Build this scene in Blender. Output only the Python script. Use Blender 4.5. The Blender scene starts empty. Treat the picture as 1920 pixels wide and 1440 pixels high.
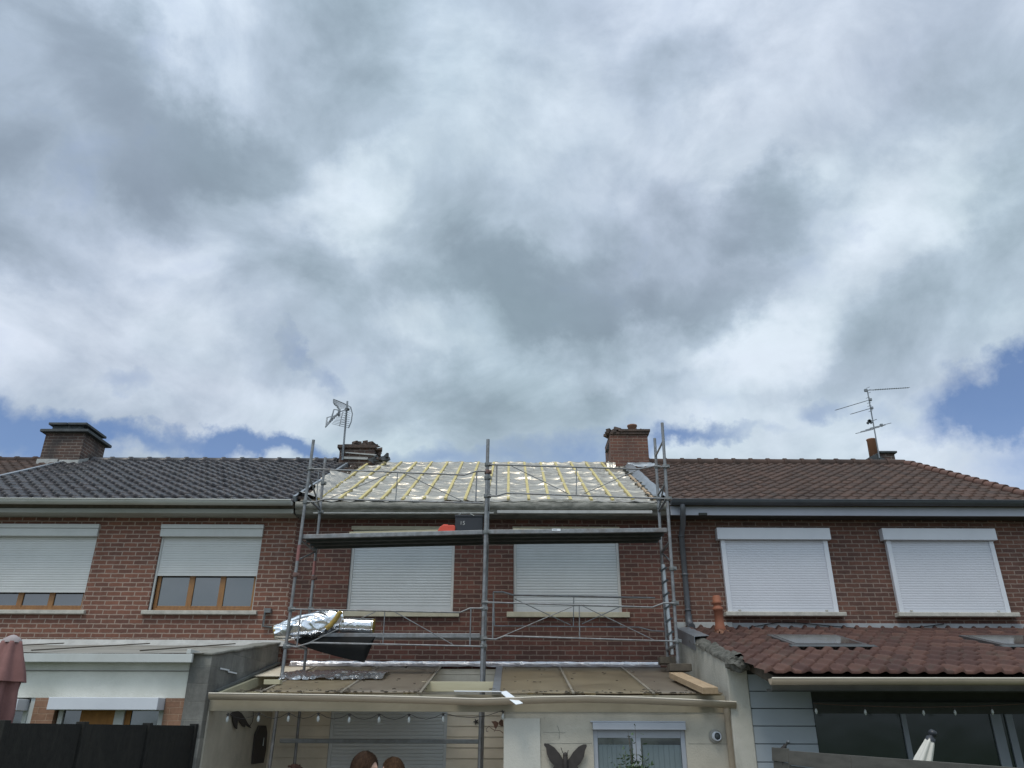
import bpy, bmesh, math, random
from mathutils import Vector, Matrix, noise
random.seed(7)
S = bpy.context.scene
COL = S.collection
R = math.radians
PITCH, ROLL, FPX, CZ = R(24.1), R(0.2), 1450.0, 1.75

# ------------------------------------------------------------------ camera
cam_data = bpy.data.cameras.new("camera")
cam = bpy.data.objects.new("camera", cam_data)
COL.objects.link(cam)
cam_data.sensor_width = 36.0
cam_data.sensor_fit = 'HORIZONTAL'
cam_data.lens = FPX * 36.0 / 1920.0
cam_data.clip_start = 0.05
cam_data.clip_end = 3000.0
CROT = Matrix.Rotation(math.pi / 2 + PITCH, 3, 'X') @ Matrix.Rotation(ROLL, 3, 'Z')
CPOS = Vector((0, 0, CZ))
cam.matrix_world = Matrix.Translation(CPOS) @ CROT.to_4x4()
S.camera = cam
S.render.resolution_x, S.render.resolution_y = 1024, 768
S.view_settings.view_transform = 'Standard'
S.view_settings.look = 'None'
S.view_settings.exposure = 0.0
S.view_settings.gamma = 1.0

def ray(px, py):
    return CROT @ Vector(((px - 960) / FPX, (720 - py) / FPX, -1.0))
def at(px, py, Y):
    "point of the place at depth Y that is surveyed from the photograph"
    d = ray(px, py)
    return CPOS + d * (Y / d.y)
def onp(px, py, P0, n):
    d = ray(px, py)
    return CPOS + d * ((P0 - CPOS).dot(n) / d.dot(n))

# ------------------------------------------------------------------ world
SUN_EL, SUN_AZ = R(63), R(205)      # azimuth from +Y, clockwise
world = bpy.data.worlds.new("World")
S.world = world
world.use_nodes = True
wn = world.node_tree; wn.nodes.clear()
def N(nt, typ, **kw):
    n = nt.nodes.new(typ)
    for k, v in kw.items():
        if k.startswith('i_'):
            key = k[2:]
            key = int(key) if key.isdigit() else key.replace('_', ' ')
            n.inputs[key].default_value = v
        else:
            setattr(n, k, v)
    return n
def M(nt, op, a, b=None, c=None, clamp=False):
    n = nt.nodes.new('ShaderNodeMath'); n.operation = op; n.use_clamp = clamp
    for i, v in enumerate((a, b, c)):
        if v is None: continue
        if isinstance(v, (int, float)): n.inputs[i].default_value = v
        else: nt.links.new(v, n.inputs[i])
    return n.outputs[0]
def build_world():
    nt = wn; L = nt.links.new
    tc = N(nt, 'ShaderNodeTexCoord')
    D = tc.outputs['Generated']
    sep = N(nt, 'ShaderNodeSeparateXYZ'); L(D, sep.inputs[0])
    # ragged edges: warp the direction by noise
    def warp(vec, scale, amt, detail):
        n = N(nt, 'ShaderNodeTexNoise', i_Scale=scale, i_Detail=detail, i_Roughness=0.6)
        L(D, n.inputs['Vector'])
        a = N(nt, 'ShaderNodeVectorMath', operation='SUBTRACT'); L(n.outputs['Color'], a.inputs[0]); a.inputs[1].default_value = (.5, .5, .5)
        b = N(nt, 'ShaderNodeVectorMath', operation='MULTIPLY_ADD'); L(a.outputs[0], b.inputs[0]); b.inputs[1].default_value = (amt,) * 3; L(vec, b.inputs[2])
        return b.outputs[0]
    W = warp(D, 5.0, 0.20, 7.0)
    ws = N(nt, 'ShaderNodeSeparateXYZ'); L(W, ws.inputs[0])
    az = M(nt, 'ARCTAN2', ws.outputs[0], ws.outputs[1])
    el = M(nt, 'ARCSINE', ws.outputs[2])
    P = N(nt, 'ShaderNodeCombineXYZ'); L(az, P.inputs[0]); L(el, P.inputs[1])
    P = P.outputs[0]
    def blobs(lst, start, cap=0.75, gain=1.0):
        acc = start
        for (px, py, rx, ry, rot, k) in lst:
            d = ray(px, py).normalized()
            a0, e0 = math.atan2(d.x, d.y), math.asin(d.z)
            mp = N(nt, 'ShaderNodeMapping', vector_type='TEXTURE')
            mp.inputs['Location'].default_value = (a0, e0, 0)
            mp.inputs['Rotation'].default_value = (0, 0, R(rot))
            mp.inputs['Scale'].default_value = (rx / FPX * 1.05, ry / FPX * 1.0, 1)
            L(P, mp.inputs[0])
            g = N(nt, 'ShaderNodeTexGradient', gradient_type='SPHERICAL'); L(mp.outputs[0], g.inputs[0])
            e = M(nt, 'SMOOTH_MIN', g.outputs['Fac'], cap, 0.3)
            acc = M(nt, 'MULTIPLY_ADD', e, k * gain, acc)
        return acc
    # perspective cloud sheet coordinates
    zz = M(nt, 'ADD', M(nt, 'ABSOLUTE', sep.outputs[2]), 0.22)
    cp = N(nt, 'ShaderNodeCombineXYZ')
    L(M(nt, 'DIVIDE', sep.outputs[0], zz), cp.inputs[0]); L(M(nt, 'DIVIDE', sep.outputs[1], zz), cp.inputs[1])
    def fbm(scale, detail, rough, loc, dist=0.0):
        mp = N(nt, 'ShaderNodeMapping'); mp.inputs['Location'].default_value = loc
        L(cp.outputs[0], mp.inputs[0])
        n = N(nt, 'ShaderNodeTexNoise', i_Scale=scale, i_Detail=detail, i_Roughness=rough, i_Distortion=dist)
        L(mp.outputs[0], n.inputs['Vector'])
        return n.outputs['Fac']
    n1 = fbm(1.5, 9.0, 0.56, (3.1, 1.7, 0.4), 0.25)
    def puff(scale, detail, rough, loc, dist):
        mp = N(nt, 'ShaderNodeMapping'); mp.inputs['Location'].default_value = loc; mp.inputs['Scale'].default_value = (1, 1, 1.35)
        L(D, mp.inputs[0]); n = N(nt, 'ShaderNodeTexNoise', i_Scale=scale, i_Detail=detail, i_Roughness=rough, i_Distortion=dist); L(mp.outputs[0], n.inputs['Vector'])
        return n.outputs['Fac']
    n2 = puff(5.2, 9.0, 0.58, (7.3, 4.1, 1.9), 0.35)
    b0 = M(nt, 'MULTIPLY_ADD', n1, 0.55, 0.245)
    b0 = M(nt, 'MULTIPLY_ADD', n2, 1.15, M(nt, 'SUBTRACT', b0, 0.49))
    # (photo x, photo y, half width, half height, tilt, weight): the cloud masses above the street
    light = [
        (150, 200, 430, 270, 25, -0.62), (400, 330, 380, 150, -28, -0.44), (630, 120, 200, 260, 0, -0.34),
        (90, 420, 420, 170, 0, -0.32),
        (1000, 585, 330, 160, -12, -0.46), (1200, 530, 440, 170, 6, -0.34), (1040, 450, 380, 210, 10, -0.26), (1418, 400, 130, 90, 0, -0.42),
        (600, 570, 210, 160, 30, -0.34), (700, 700, 260, 110, 0, -0.20), (1180, 640, 500, 90, 6, -0.25),
        (1240, 150, 180, 130, 0, -0.28), (1730, 700, 330, 170, 20, -0.22), (1880, 330, 240, 260, 0, -0.18), (1100, 770, 420, 110, 0, -0.28),
        (430, 40, 260, 160, 0, 0.40), (330, 430, 440, 90, 4, 0.36), (640, 370, 170, 110, 30, 0.46), (300, 560, 480, 150, 0, 0.22),
        (100, 620, 380, 140, 0, 0.24), (1000, 320, 240, 200, 0, 0.14), (1500, 110, 380, 260, 20, 0.30),
        (1560, 560, 480, 100, 32, 0.30), (1740, 380, 170, 110, 10, 0.26), (880, 650, 260, 90, -10, 0.40), (1190, 690, 260, 70, 8, 0.42),
        (1460, 670, 150, 90, 20, 0.34), (520, 800, 360, 70, 0, 0.20), (760, 500, 160, 140, 20, 0.26), (1480, 850, 360, 80, 0, 0.30),
        (1300, 330, 280, 160, 0, 0.18), (1850, 830, 200, 80, 0, 0.30)]
    br = blobs(light, b0, 0.50, 1.25)
    # brighter cloud around the veiled sun, behind the camera
    sd = Vector((math.sin(SUN_AZ) * math.cos(SUN_EL), math.cos(SUN_AZ) * math.cos(SUN_EL), math.sin(SUN_EL)))
    dp = N(nt, 'ShaderNodeVectorMath', operation='DOT_PRODUCT'); L(D, dp.inputs[0]); dp.inputs[1].default_value = sd
    glow = M(nt, 'POWER', M(nt, 'MAXIMUM', dp.outputs['Value'], 0.0), 3.0)
    ramp = N(nt, 'ShaderNodeValToRGB'); r = ramp.color_ramp
    r.elements[0].position = 0.0; r.elements[0].color = (0.225, 0.288, 0.352, 1)
    r.elements[1].position = 1.0; r.elements[1].color = (0.73, 0.81, 0.90, 1)
    e = r.elements.new(0.30); e.color = (0.345, 0.427, 0.508, 1)
    e = r.elements.new(0.55); e.color = (0.465, 0.555, 0.655, 1)
    e = r.elements.new(0.78); e.color = (0.61, 0.70, 0.79, 1)
    L(M(nt, 'SMOOTH_MAX', br, 0.10, 0.25, clamp=True), ramp.inputs[0])
    # warm/cool drift inside the clouds
    n3 = fbm(1.1, 4.0, 0.5, (9.0, 2.0, 5.0))
    tint = N(nt, 'ShaderNodeMix', data_type='RGBA'); tint.inputs[6].default_value = (0.97, 1.02, 1.0, 1); tint.inputs[7].default_value = (1.0, 0.985, 1.02, 1)
    L(M(nt, 'MULTIPLY_ADD', n3, 4.0, -1.5, clamp=True), tint.inputs[0])
    mul = N(nt, 'ShaderNodeMix', data_type='RGBA', blend_type='MULTIPLY'); mul.inputs[0].default_value = 1
    n4 = puff(16.0, 6.0, 0.6, (2.3, 8.1, 4.9), 0.3)
    lum = M(nt, 'MULTIPLY_ADD', n4, 0.16, M(nt, 'MULTIPLY_ADD', n2, 0.30, 0.77))
    rs = N(nt, 'ShaderNodeVectorMath', operation='SCALE'); L(ramp.outputs[0], rs.inputs[0]); L(lum, rs.inputs['Scale'])
    L(rs.outputs[0], mul.inputs[6]); L(tint.outputs[2], mul.inputs[7])
    boost = M(nt, 'MULTIPLY_ADD', glow, 16.0, 10.0)       # the Background runs at strength 0.1
    sc = N(nt, 'ShaderNodeVectorMath', operation='SCALE'); L(mul.outputs[2], sc.inputs[0]); L(boost, sc.inputs['Scale'])
    sky = N(nt, 'ShaderNodeTexSky', sky_type='NISHITA', sun_disc=False, sun_elevation=SUN_EL, sun_rotation=SUN_AZ,
            altitude=50.0, air_density=1.0, dust_density=0.6, ozone_density=2.0)
    gaps = [(1850, 715, 150, 80, 10, 1.9), (1960, 690, 170, 90, 0, 1.3), (1780, 765, 110, 40, 20, 0.6), (1535, 795, 70, 34, 10, 1.0), (1290, 858, 130, 30, 0, 1.3),
            (10, 825, 200, 75, 0, 1.9), (238, 735, 80, 50, -20, 1.05), (150, 805, 160, 40, 0, 0.7), (330, 852, 320, 36, 0, 1.15), (560, 680, 80, 26, -35, 0.85),
            (440, 850, 260, 34, 0, 0.9), (1000, 850, 360, 55, 0, 1.0), (335, 650, 60, 26, 0, 0.65), (-160, 760, 240, 120, 0, 1.2), (390, 740, 60, 24, 0, 0.45), (545, 705, 50, 20, -20, 0.5),
            (1390, 858, 160, 26, 0, 0.6), (720, 862, 300, 40, 0, 0.75), (2300, 760, 400, 160, 0, 1.6), (1640, 800, 60, 26, 0, 0.4), (560, 860, 240, 26, 0, 0.7)]
    gp = blobs(gaps, 0.0)
    gp = M(nt, 'ADD', gp, M(nt, 'MULTIPLY_ADD', n2, 2.6, -1.60))
    gp = M(nt, 'MULTIPLY', M(nt, 'ADD', gp, M(nt, 'MULTIPLY_ADD', n4, 0.7, -0.36)), 0.80, clamp=True)
    gp = M(nt, 'SMOOTH_MIN', gp, 0.96, 0.2)
    skyc = N(nt, 'ShaderNodeVectorMath', operation='MULTIPLY'); L(sky.outputs[0], skyc.inputs[0]); skyc.inputs[1].default_value = (1.0, 1.05, 1.20)
    mix = N(nt, 'ShaderNodeMix', data_type='RGBA'); L(gp, mix.inputs[0]); L(sc.outputs[0], mix.inputs[6]); L(skyc.outputs[0], mix.inputs[7])
    bg = N(nt, 'ShaderNodeBackground', i_Strength=0.1); L(mix.outputs[2], bg.inputs[0])
    out = N(nt, 'ShaderNodeOutputWorld'); L(bg.outputs[0], out.inputs[0])
build_world()

# ------------------------------------------------------------------ sun (veiled)
sun_d = bpy.data.lights.new("sun", 'SUN'); sun_d.energy = 1.4; sun_d.angle = R(16); sun_d.color = (1.0, 0.90, 0.76)
sun = bpy.data.objects.new("sun", sun_d); COL.objects.link(sun)
sdir = Vector((math.sin(SUN_AZ) * math.cos(SUN_EL), math.cos(SUN_AZ) * math.cos(SUN_EL), math.sin(SUN_EL)))
sun.rotation_euler = sdir.to_track_quat('Z', 'Y').to_euler()
sun.location = sdir * 40

# ------------------------------------------------------------------ materials
MATS = {}
def new_mat(name):
    m = bpy.data.materials.new(name); m.use_nodes = True
    nt = m.node_tree
    return m, nt, nt.nodes['Principled BSDF']
def plain(name, col, rough=0.6, metal=0.0, col2=None, scale=6.0, bump=0.0, bscale=60.0, spec=0.5, streak=False, stain=None, stain_amt=0.0, stretch=(1, 1, 1)):
    "base colour that varies by noise between col and col2, optional stains, fine bump"
    if name in MATS: return MATS[name]
    m, nt, bs = new_mat(name); L = nt.links.new
    tc = N(nt, 'ShaderNodeTexCoord')
    mp = N(nt, 'ShaderNodeMapping'); mp.inputs['Scale'].default_value = stretch; L(tc.outputs['Object'], mp.inputs[0])
    c2 = col2 or tuple(v * 0.82 for v in col)
    n = N(nt, 'ShaderNodeTexNoise', i_Scale=scale, i_Detail=8.0, i_Roughness=0.62); L(mp.outputs[0], n.inputs['Vector'])
    f = M(nt, 'MULTIPLY_ADD', n.outputs['Fac'], 2.6, -0.8, clamp=True)
    mx = N(nt, 'ShaderNodeMix', data_type='RGBA'); L(f, mx.inputs[0])
    mx.inputs[6].default_value = (*col, 1); mx.inputs[7].default_value = (*c2, 1)
    o = mx.outputs[2]
    if stain:
        n2 = N(nt, 'ShaderNodeTexNoise', i_Scale=scale * 0.37, i_Detail=10.0, i_Roughness=0.7, i_Distortion=0.6)
        mp2 = N(nt, 'ShaderNodeMapping'); mp2.inputs['Location'].default_value = (3.3, 9.1, 2.2)
        mp2.inputs['Scale'].default_value = (1, 1, 0.35) if streak else stretch
        L(tc.outputs['Object'], mp2.inputs[0]); L(mp2.outputs[0], n2.inputs['Vector'])
        f2 = M(nt, 'MULTIPLY', M(nt, 'MULTIPLY_ADD', n2.outputs['Fac'], 5.0, -2.5, clamp=True), stain_amt)
        m2 = N(nt, 'ShaderNodeMix', data_type='RGBA'); L(f2, m2.inputs[0]); L(o, m2.inputs[6]); m2.inputs[7].default_value = (*stain, 1)
        o = m2.outputs[2]
    L(o, bs.inputs['Base Color'])
    bs.inputs['Roughness'].default_value = rough; bs.inputs['Metallic'].default_value = metal
    bs.inputs['Specular IOR Level'].default_value = spec
    if bump > 0:
        n3 = N(nt, 'ShaderNodeTexNoise', i_Scale=bscale, i_Detail=5.0, i_Roughness=0.6); L(mp.outputs[0], n3.inputs['Vector'])
        b = N(nt, 'ShaderNodeBump', i_Strength=bump, i_Distance=0.01); L(n3.outputs['Fac'], b.inputs['Height'])
        L(b.outputs[0], bs.inputs['Normal'])
    MATS[name] = m
    return m
def brick_mat(name, c1, c2, mortar, bw=0.229, rh=0.0735, soot=0.0, ms=0.0095, worn=0.6, shift=0.0):
    if name in MATS: return MATS[name]
    m, nt, bs = new_mat(name); L = nt.links.new
    tc = N(nt, 'ShaderNodeTexCoord')
    sp = N(nt, 'ShaderNodeSeparateXYZ'); L(tc.outputs['Object'], sp.inputs[0])
    wob = N(nt, 'ShaderNodeTexNoise', i_Scale=9.0, i_Detail=3.0); L(tc.outputs['Object'], wob.inputs['Vector'])
    wv = M(nt, 'MULTIPLY_ADD', wob.outputs['Fac'], 0.018, -0.009)
    u = M(nt, 'ADD', M(nt, 'ADD', sp.outputs[0], sp.outputs[1]), wv)
    v = M(nt, 'ADD', M(nt, 'ADD', sp.outputs[2], wv), shift)
    cb = N(nt, 'ShaderNodeCombineXYZ'); L(u, cb.inputs[0]); L(v, cb.inputs[1])
    br = N(nt, 'ShaderNodeTexBrick', offset=0.5, offset_frequency=2)
    br.inputs['Scale'].default_value = 1.0; br.inputs['Mortar Size'].default_value = ms; br.inputs['Mortar Smooth'].default_value = 0.15
    br.inputs['Bias'].default_value = 0.0; br.inputs['Brick Width'].default_value = bw; br.inputs['Row Height'].default_value = rh
    br.inputs['Color1'].default_value = (*c1, 1); br.inputs['Color2'].default_value = (*c2, 1); br.inputs['Mortar'].default_value = (*mortar, 1)
    L(cb.outputs[0], br.inputs['Vector'])
    big = N(nt, 'ShaderNodeTexNoise', i_Scale=0.9, i_Detail=9.0, i_Roughness=0.68); L(tc.outputs['Object'], big.inputs['Vector'])
    fine = N(nt, 'ShaderNodeTexNoise', i_Scale=22.0, i_Detail=6.0, i_Roughness=0.7); L(tc.outputs['Object'], fine.inputs['Vector'])
    mps = N(nt, 'ShaderNodeMapping'); mps.inputs['Scale'].default_value = (2.6, 2.6, 0.3); L(tc.outputs['Object'], mps.inputs[0])
    run = N(nt, 'ShaderNodeTexNoise', i_Scale=1.6, i_Detail=9.0, i_Roughness=0.65); L(mps.outputs[0], run.inputs['Vector'])
    g = M(nt, 'ADD', M(nt, 'MULTIPLY_ADD', big.outputs['Fac'], 1.7 * worn, 1.0 - 0.85 * worn), M(nt, 'MULTIPLY_ADD', fine.outputs['Fac'], 0.7, -0.35))
    g = M(nt, 'ADD', g, M(nt, 'MULTIPLY_ADD', run.outputs['Fac'], 1.0 * worn, -0.5 * worn))
    gc = N(nt, 'ShaderNodeCombineXYZ'); [L(g, gc.inputs[i]) for i in range(3)]
    mu = N(nt, 'ShaderNodeMix', data_type='RGBA', blend_type='MULTIPLY'); mu.inputs[0].default_value = 1
    L(br.outputs['Color'], mu.inputs[6]); L(gc.outputs[0], mu.inputs[7])
    o = mu.outputs[2]
    # pale lime bloom and lime runs
    ef = N(nt, 'ShaderNodeTexNoise', i_Scale=1.7, i_Detail=11.0, i_Roughness=0.75, i_Distortion=0.5); 
    mpe = N(nt, 'ShaderNodeMapping'); mpe.inputs['Location'].default_value = (4.2, 1.1, 7.7); L(tc.outputs['Object'], mpe.inputs[0]); L(mpe.outputs[0], ef.inputs['Vector'])
    fe = M(nt, 'MULTIPLY', M(nt, 'MULTIPLY_ADD', ef.outputs['Fac'], 5.0, -2.9, clamp=True), 0.30)
    me = N(nt, 'ShaderNodeMix', data_type='RGBA'); L(fe, me.inputs[0]); L(o, me.inputs[6]); me.inputs[7].default_value = (0.30, 0.25, 0.22, 1)
    o = me.outputs[2]
    if soot > 0:
        ns = N(nt, 'ShaderNodeTexNoise', i_Scale=1.9, i_Detail=8.0, i_Roughness=0.6); L(tc.outputs['Object'], ns.inputs['Vector'])
        fs = M(nt, 'MULTIPLY', M(nt, 'MULTIPLY_ADD', ns.outputs['Fac'], 3.5, -1.3, clamp=True), soot)
        m3 = N(nt, 'ShaderNodeMix', data_type='RGBA'); L(fs, m3.inputs[0]); L(o, m3.inputs[6]); m3.inputs[7].default_value = (0.035, 0.033, 0.034, 1)
        o = m3.outputs[2]
    L(o, bs.inputs['Base Color']); bs.inputs['Roughness'].default_value = 0.88
    h = M(nt, 'MULTIPLY_ADD', fine.outputs['Fac'], 0.35, M(nt, 'SUBTRACT', 1.0, br.outputs['Fac']))
    b = N(nt, 'ShaderNodeBump', i_Strength=0.8, i_Distance=0.008); L(h, b.inputs['Height']); L(b.outputs[0], bs.inputs['Normal'])
    MATS[name] = m
    return m
def tile_mat(name, c1, c2, c3, rough=0.5, moss=None, moss_amt=0.3, spec=0.5, coat=0.0):
    "per-tile colour from the UV map (one unit per tile)"
    if name in MATS: return MATS[name]
    m, nt, bs = new_mat(name); L = nt.links.new
    tc = N(nt, 'ShaderNodeTexCoord')
    fl = N(nt, 'ShaderNodeVectorMath', operation='FLOOR'); L(tc.outputs['UV'], fl.inputs[0])
    wn_ = N(nt, 'ShaderNodeTexWhiteNoise', noise_dimensions='2D'); L(fl.outputs[0], wn_.inputs['Vector'])
    rp = N(nt, 'ShaderNodeValToRGB'); L(wn_.outputs['Value'], rp.inputs[0])
    rp.color_ramp.elements[0].color = (*c1, 1); rp.color_ramp.elements[1].color = (*c3, 1)
    e = rp.color_ramp.elements.new(0.5); e.color = (*c2, 1)
    n = N(nt, 'ShaderNodeTexNoise', i_Scale=14.0, i_Detail=8.0, i_Roughness=0.7); L(tc.outputs['Object'], n.inputs['Vector'])
    g = M(nt, 'MULTIPLY_ADD', n.outputs['Fac'], 0.8, 0.6)
    gc = N(nt, 'ShaderNodeCombineXYZ'); [L(g, gc.inputs[i]) for i in range(3)]
    mu = N(nt, 'ShaderNodeMix', data_type='RGBA', blend_type='MULTIPLY'); mu.inputs[0].default_value = 1
    L(rp.outputs[0], mu.inputs[6]); L(gc.outputs[0], mu.inputs[7]); o = mu.outputs[2]
    if moss:
        n2 = N(nt, 'ShaderNodeTexNoise', i_Scale=2.2, i_Detail=12.0, i_Roughness=0.78); L(tc.outputs['Object'], n2.inputs['Vector'])
        f = M(nt, 'MULTIPLY', M(nt, 'MULTIPLY_ADD', n2.outputs['Fac'], 7.0, -3.6, clamp=True), moss_amt)
        m2 = N(nt, 'ShaderNodeMix', data_type='RGBA'); L(f, m2.inputs[0]); L(o, m2.inputs[6]); m2.inputs[7].default_value = (*moss, 1); o = m2.outputs[2]
    L(o, bs.inputs['Base Color'])
    L(M(nt, 'MULTIPLY_ADD', n.outputs['Fac'], 0.35, rough - 0.17), bs.inputs['Roughness'])
    bs.inputs['Specular IOR Level'].default_value = spec
    bs.inputs['Coat Weight'].default_value = coat; bs.inputs['Coat Roughness'].default_value = 0.18
    b = N(nt, 'ShaderNodeBump', i_Strength=0.35, i_Distance=0.006)
    n4 = N(nt, 'ShaderNodeTexNoise', i_Scale=50.0, i_Detail=4.0); L(tc.outputs['Object'], n4.inputs['Vector'])
    L(n4.outputs['Fac'], b.inputs['Height']); L(b.outputs[0], bs.inputs['Normal'])
    MATS[name] = m
    return m
def foil_mat(name, col, rough=0.25, bump=0.5, scale=9.0, stretch=(1, 1, 1), metal=0.92):
    if name in MATS: return MATS[name]
    m, nt, bs = new_mat(name); L = nt.links.new
    tc = N(nt, 'ShaderNodeTexCoord')
    mp = N(nt, 'ShaderNodeMapping'); mp.inputs['Scale'].default_value = stretch; L(tc.outputs['Object'], mp.inputs[0])
    n = N(nt, 'ShaderNodeTexNoise', i_Scale=scale, i_Detail=5.0, i_Roughness=0.5, i_Distortion=1.2); L(mp.outputs[0], n.inputs['Vector'])
    rg = M(nt, 'SUBTRACT', 1.0, M(nt, 'ABSOLUTE', M(nt, 'MULTIPLY_ADD', n.outputs['Fac'], 4.0, -2.0)))
    b = N(nt, 'ShaderNodeBump', i_Strength=bump, i_Distance=0.015); L(rg, b.inputs['Height']); L(b.outputs[0], bs.inputs['Normal'])
    n2 = N(nt, 'ShaderNodeTexNoise', i_Scale=3.0, i_Detail=6.0); L(tc.outputs['Object'], n2.inputs['Vector'])
    mx = N(nt, 'ShaderNodeMix', data_type='RGBA'); L(n2.outputs['Fac'], mx.inputs[0]); mx.inputs[6].default_value = (*col, 1); mx.inputs[7].default_value = (*[c * .8 for c in col], 1)
    L(mx.outputs[2], bs.inputs['Base Color'])
    bs.inputs['Metallic'].default_value = metal
    L(M(nt, 'MULTIPLY_ADD', n2.outputs['Fac'], 0.3, rough - 0.15), bs.inputs['Roughness'])
    MATS[name] = m
    return m
def glass_mat(name, col, rough=0.06, spec=0.5, ior=1.5):
    if name in MATS: return MATS[name]
    m, nt, bs = new_mat(name); L = nt.links.new
    bs.inputs['Base Color'].default_value = (*col, 1); bs.inputs['Roughness'].default_value = rough
    bs.inputs['Specular IOR Level'].default_value = spec; bs.inputs['IOR'].default_value = ior
    tc = N(nt, 'ShaderNodeTexCoord'); n = N(nt, 'ShaderNodeTexNoise', i_Scale=1.6, i_Detail=2.0); L(tc.outputs['Object'], n.inputs['Vector'])
    b = N(nt, 'ShaderNodeBump', i_Strength=0.08, i_Distance=0.05); L(n.outputs['Fac'], b.inputs['Height']); L(b.outputs[0], bs.inputs['Normal'])
    MATS[name] = m
    return m

# ------------------------------------------------------------------ mesh builder
class MB:
    def __init__(s): s.v, s.f, s.sm, s.uv = [], [], [], None
    def add(s, vs, fs, smooth=False):
        o = len(s.v); s.v += [tuple(v) for v in vs]
        s.f += [tuple(o + i for i in f) for f in fs]; s.sm += [smooth] * len(fs)
        return o
    def box(s, x0, x1, y0, y1, z0, z1):
        x0, x1 = sorted((x0, x1)); y0, y1 = sorted((y0, y1)); z0, z1 = sorted((z0, z1))
        s.add([(x0, y0, z0), (x1, y0, z0), (x1, y1, z0), (x0, y1, z0), (x0, y0, z1), (x1, y0, z1), (x1, y1, z1), (x0, y1, z1)],
              [(0, 3, 2, 1), (4, 5, 6, 7), (0, 1, 5, 4), (1, 2, 6, 5), (2, 3, 7, 6), (3, 0, 4, 7)]); return s
    def bar(s, p, q, w, h, up=(0, 0, 1)):
        "rectangular bar from p to q, w across, h along up"
        p, q = Vector(p), Vector(q); a = (q - p).normalized(); up = Vector(up)
        if abs(a.dot(up)) > 0.98: up = Vector((0, 1, 0))
        sx = a.cross(up).normalized() * w / 2; sz = sx.cross(a).normalized() * h / 2
        vs = [c + i * sx + j * sz for c in (p, q) for i, j in ((-1, -1), (1, -1), (1, 1), (-1, 1))]
        s.add(vs, [(0, 3, 2, 1), (4, 5, 6, 7), (0, 1, 5, 4), (1, 2, 6, 5), (2, 3, 7, 6), (3, 0, 4, 7)]); return s
    def tube(s, pts, r, n=10, cap=True):
        pts = [Vector(p) for p in pts]; rr = r if isinstance(r, (list, tuple)) else [r] * len(pts)
        vs = []; ref = None
        for i, p in enumerate(pts):
            a = (pts[min(i + 1, len(pts) - 1)] - pts[max(i - 1, 0)]).normalized()
            if ref is None:
                ref = a.cross(Vector((0, 0, 1)) if abs(a.z) < 0.9 else Vector((1, 0, 0))).normalized()
            ref = (ref - a * ref.dot(a)).normalized(); b = a.cross(ref)
            vs += [p + rr[i] * (math.cos(2 * math.pi * k / n) * ref + math.sin(2 * math.pi * k / n) * b) for k in range(n)]
        fs = [(i * n + k, i * n + (k + 1) % n, (i + 1) * n + (k + 1) % n, (i + 1) * n + k) for i in range(len(pts) - 1) for k in range(n)]
        s.add(vs, fs, True)
        if cap:
            m = len(pts) - 1
            s.add(vs[:n], [tuple(range(n))[::-1]]); s.add(vs[m * n:], [tuple(range(n))])
        return s
    def lathe(s, prof, c, axis=(0, 0, 1), n=24, wob=0.0):
        c = Vector(c); a = Vector(axis).normalized(); b = a.cross(Vector((1, 0, 0)) if abs(a.x) < .9 else Vector((0, 1, 0))).normalized(); d = a.cross(b)
        vs = []
        for (r, h) in prof:
            for k in range(n):
                t = 2 * math.pi * k / n; q = r * (1 + wob * noise.noise(Vector((math.cos(t) * 2, math.sin(t) * 2, h * 3))))
                vs.append(c + a * h + q * (math.cos(t) * b + math.sin(t) * d))
        fs = [(i * n + k, i * n + (k + 1) % n, (i + 1) * n + (k + 1) % n, (i + 1) * n + k) for i in range(len(prof) - 1) for k in range(n)]
        s.add(vs, fs, True); return s
    def prism(s, poly, d):
        "closed polygon (3d points) extruded by vector d"
        d = Vector(d); n = len(poly); a = [Vector(p) for p in poly]; vs = a + [p + d for p in a]
        s.add(vs, [tuple(range(n))[::-1], tuple(range(n, 2 * n))] + [(i, (i + 1) % n, n + (i + 1) % n, n + i) for i in range(n)]); return s
    def grid(s, fn, nu, nv, smooth=True):
        vs = [fn(i / nu, j / nv) for j in range(nv + 1) for i in range(nu + 1)]
        s.add(vs, [(j * (nu + 1) + i, j * (nu + 1) + i + 1, (j + 1) * (nu + 1) + i + 1, (j + 1) * (nu + 1) + i) for j in range(nv) for i in range(nu)], smooth); return s
    def ball(s, c, r, n=12, sq=(1, 1, 1), jit=0.0, seed=0):
        c = Vector(c); vs = []; m = n // 2
        for j in range(m + 1):
            for i in range(n):
                t, p = 2 * math.pi * i / n, math.pi * j / m
                d = Vector((math.sin(p) * math.cos(t), math.sin(p) * math.sin(t), math.cos(p)))
                q = r * (1 + jit * noise.noise(d * 1.7 + Vector((seed, 0, 0))))
                vs.append(c + Vector((d.x * sq[0], d.y * sq[1], d.z * sq[2])) * q)
        s.add(vs, [(j * n + i, (j + 1) * n + i, (j + 1) * n + (i + 1) % n, j * n + (i + 1) % n) for j in range(m) for i in range(n)], jit < 0.3); return s
    def build(s, name, mat, parent=None, bevel=0.0, thick=0.0, merge=False):
        me = bpy.data.meshes.new(name); me.from_pydata(s.v, [], s.f); 
        me.polygons.foreach_set('use_smooth', s.sm)
        if s.uv:
            lay = me.uv_layers.new(name='UVMap')
            for lp in me.loops: lay.data[lp.index].uv = s.uv[lp.vertex_index]
        for m in (mat if isinstance(mat, (list, tuple)) else [mat]): me.materials.append(m)
        bm = bmesh.new(); bm.from_mesh(me)
        if merge: bmesh.ops.remove_doubles(bm, verts=bm.verts, dist=1e-5)
        bmesh.ops.recalc_face_normals(bm, faces=bm.faces); bm.to_mesh(me); bm.free()
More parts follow.
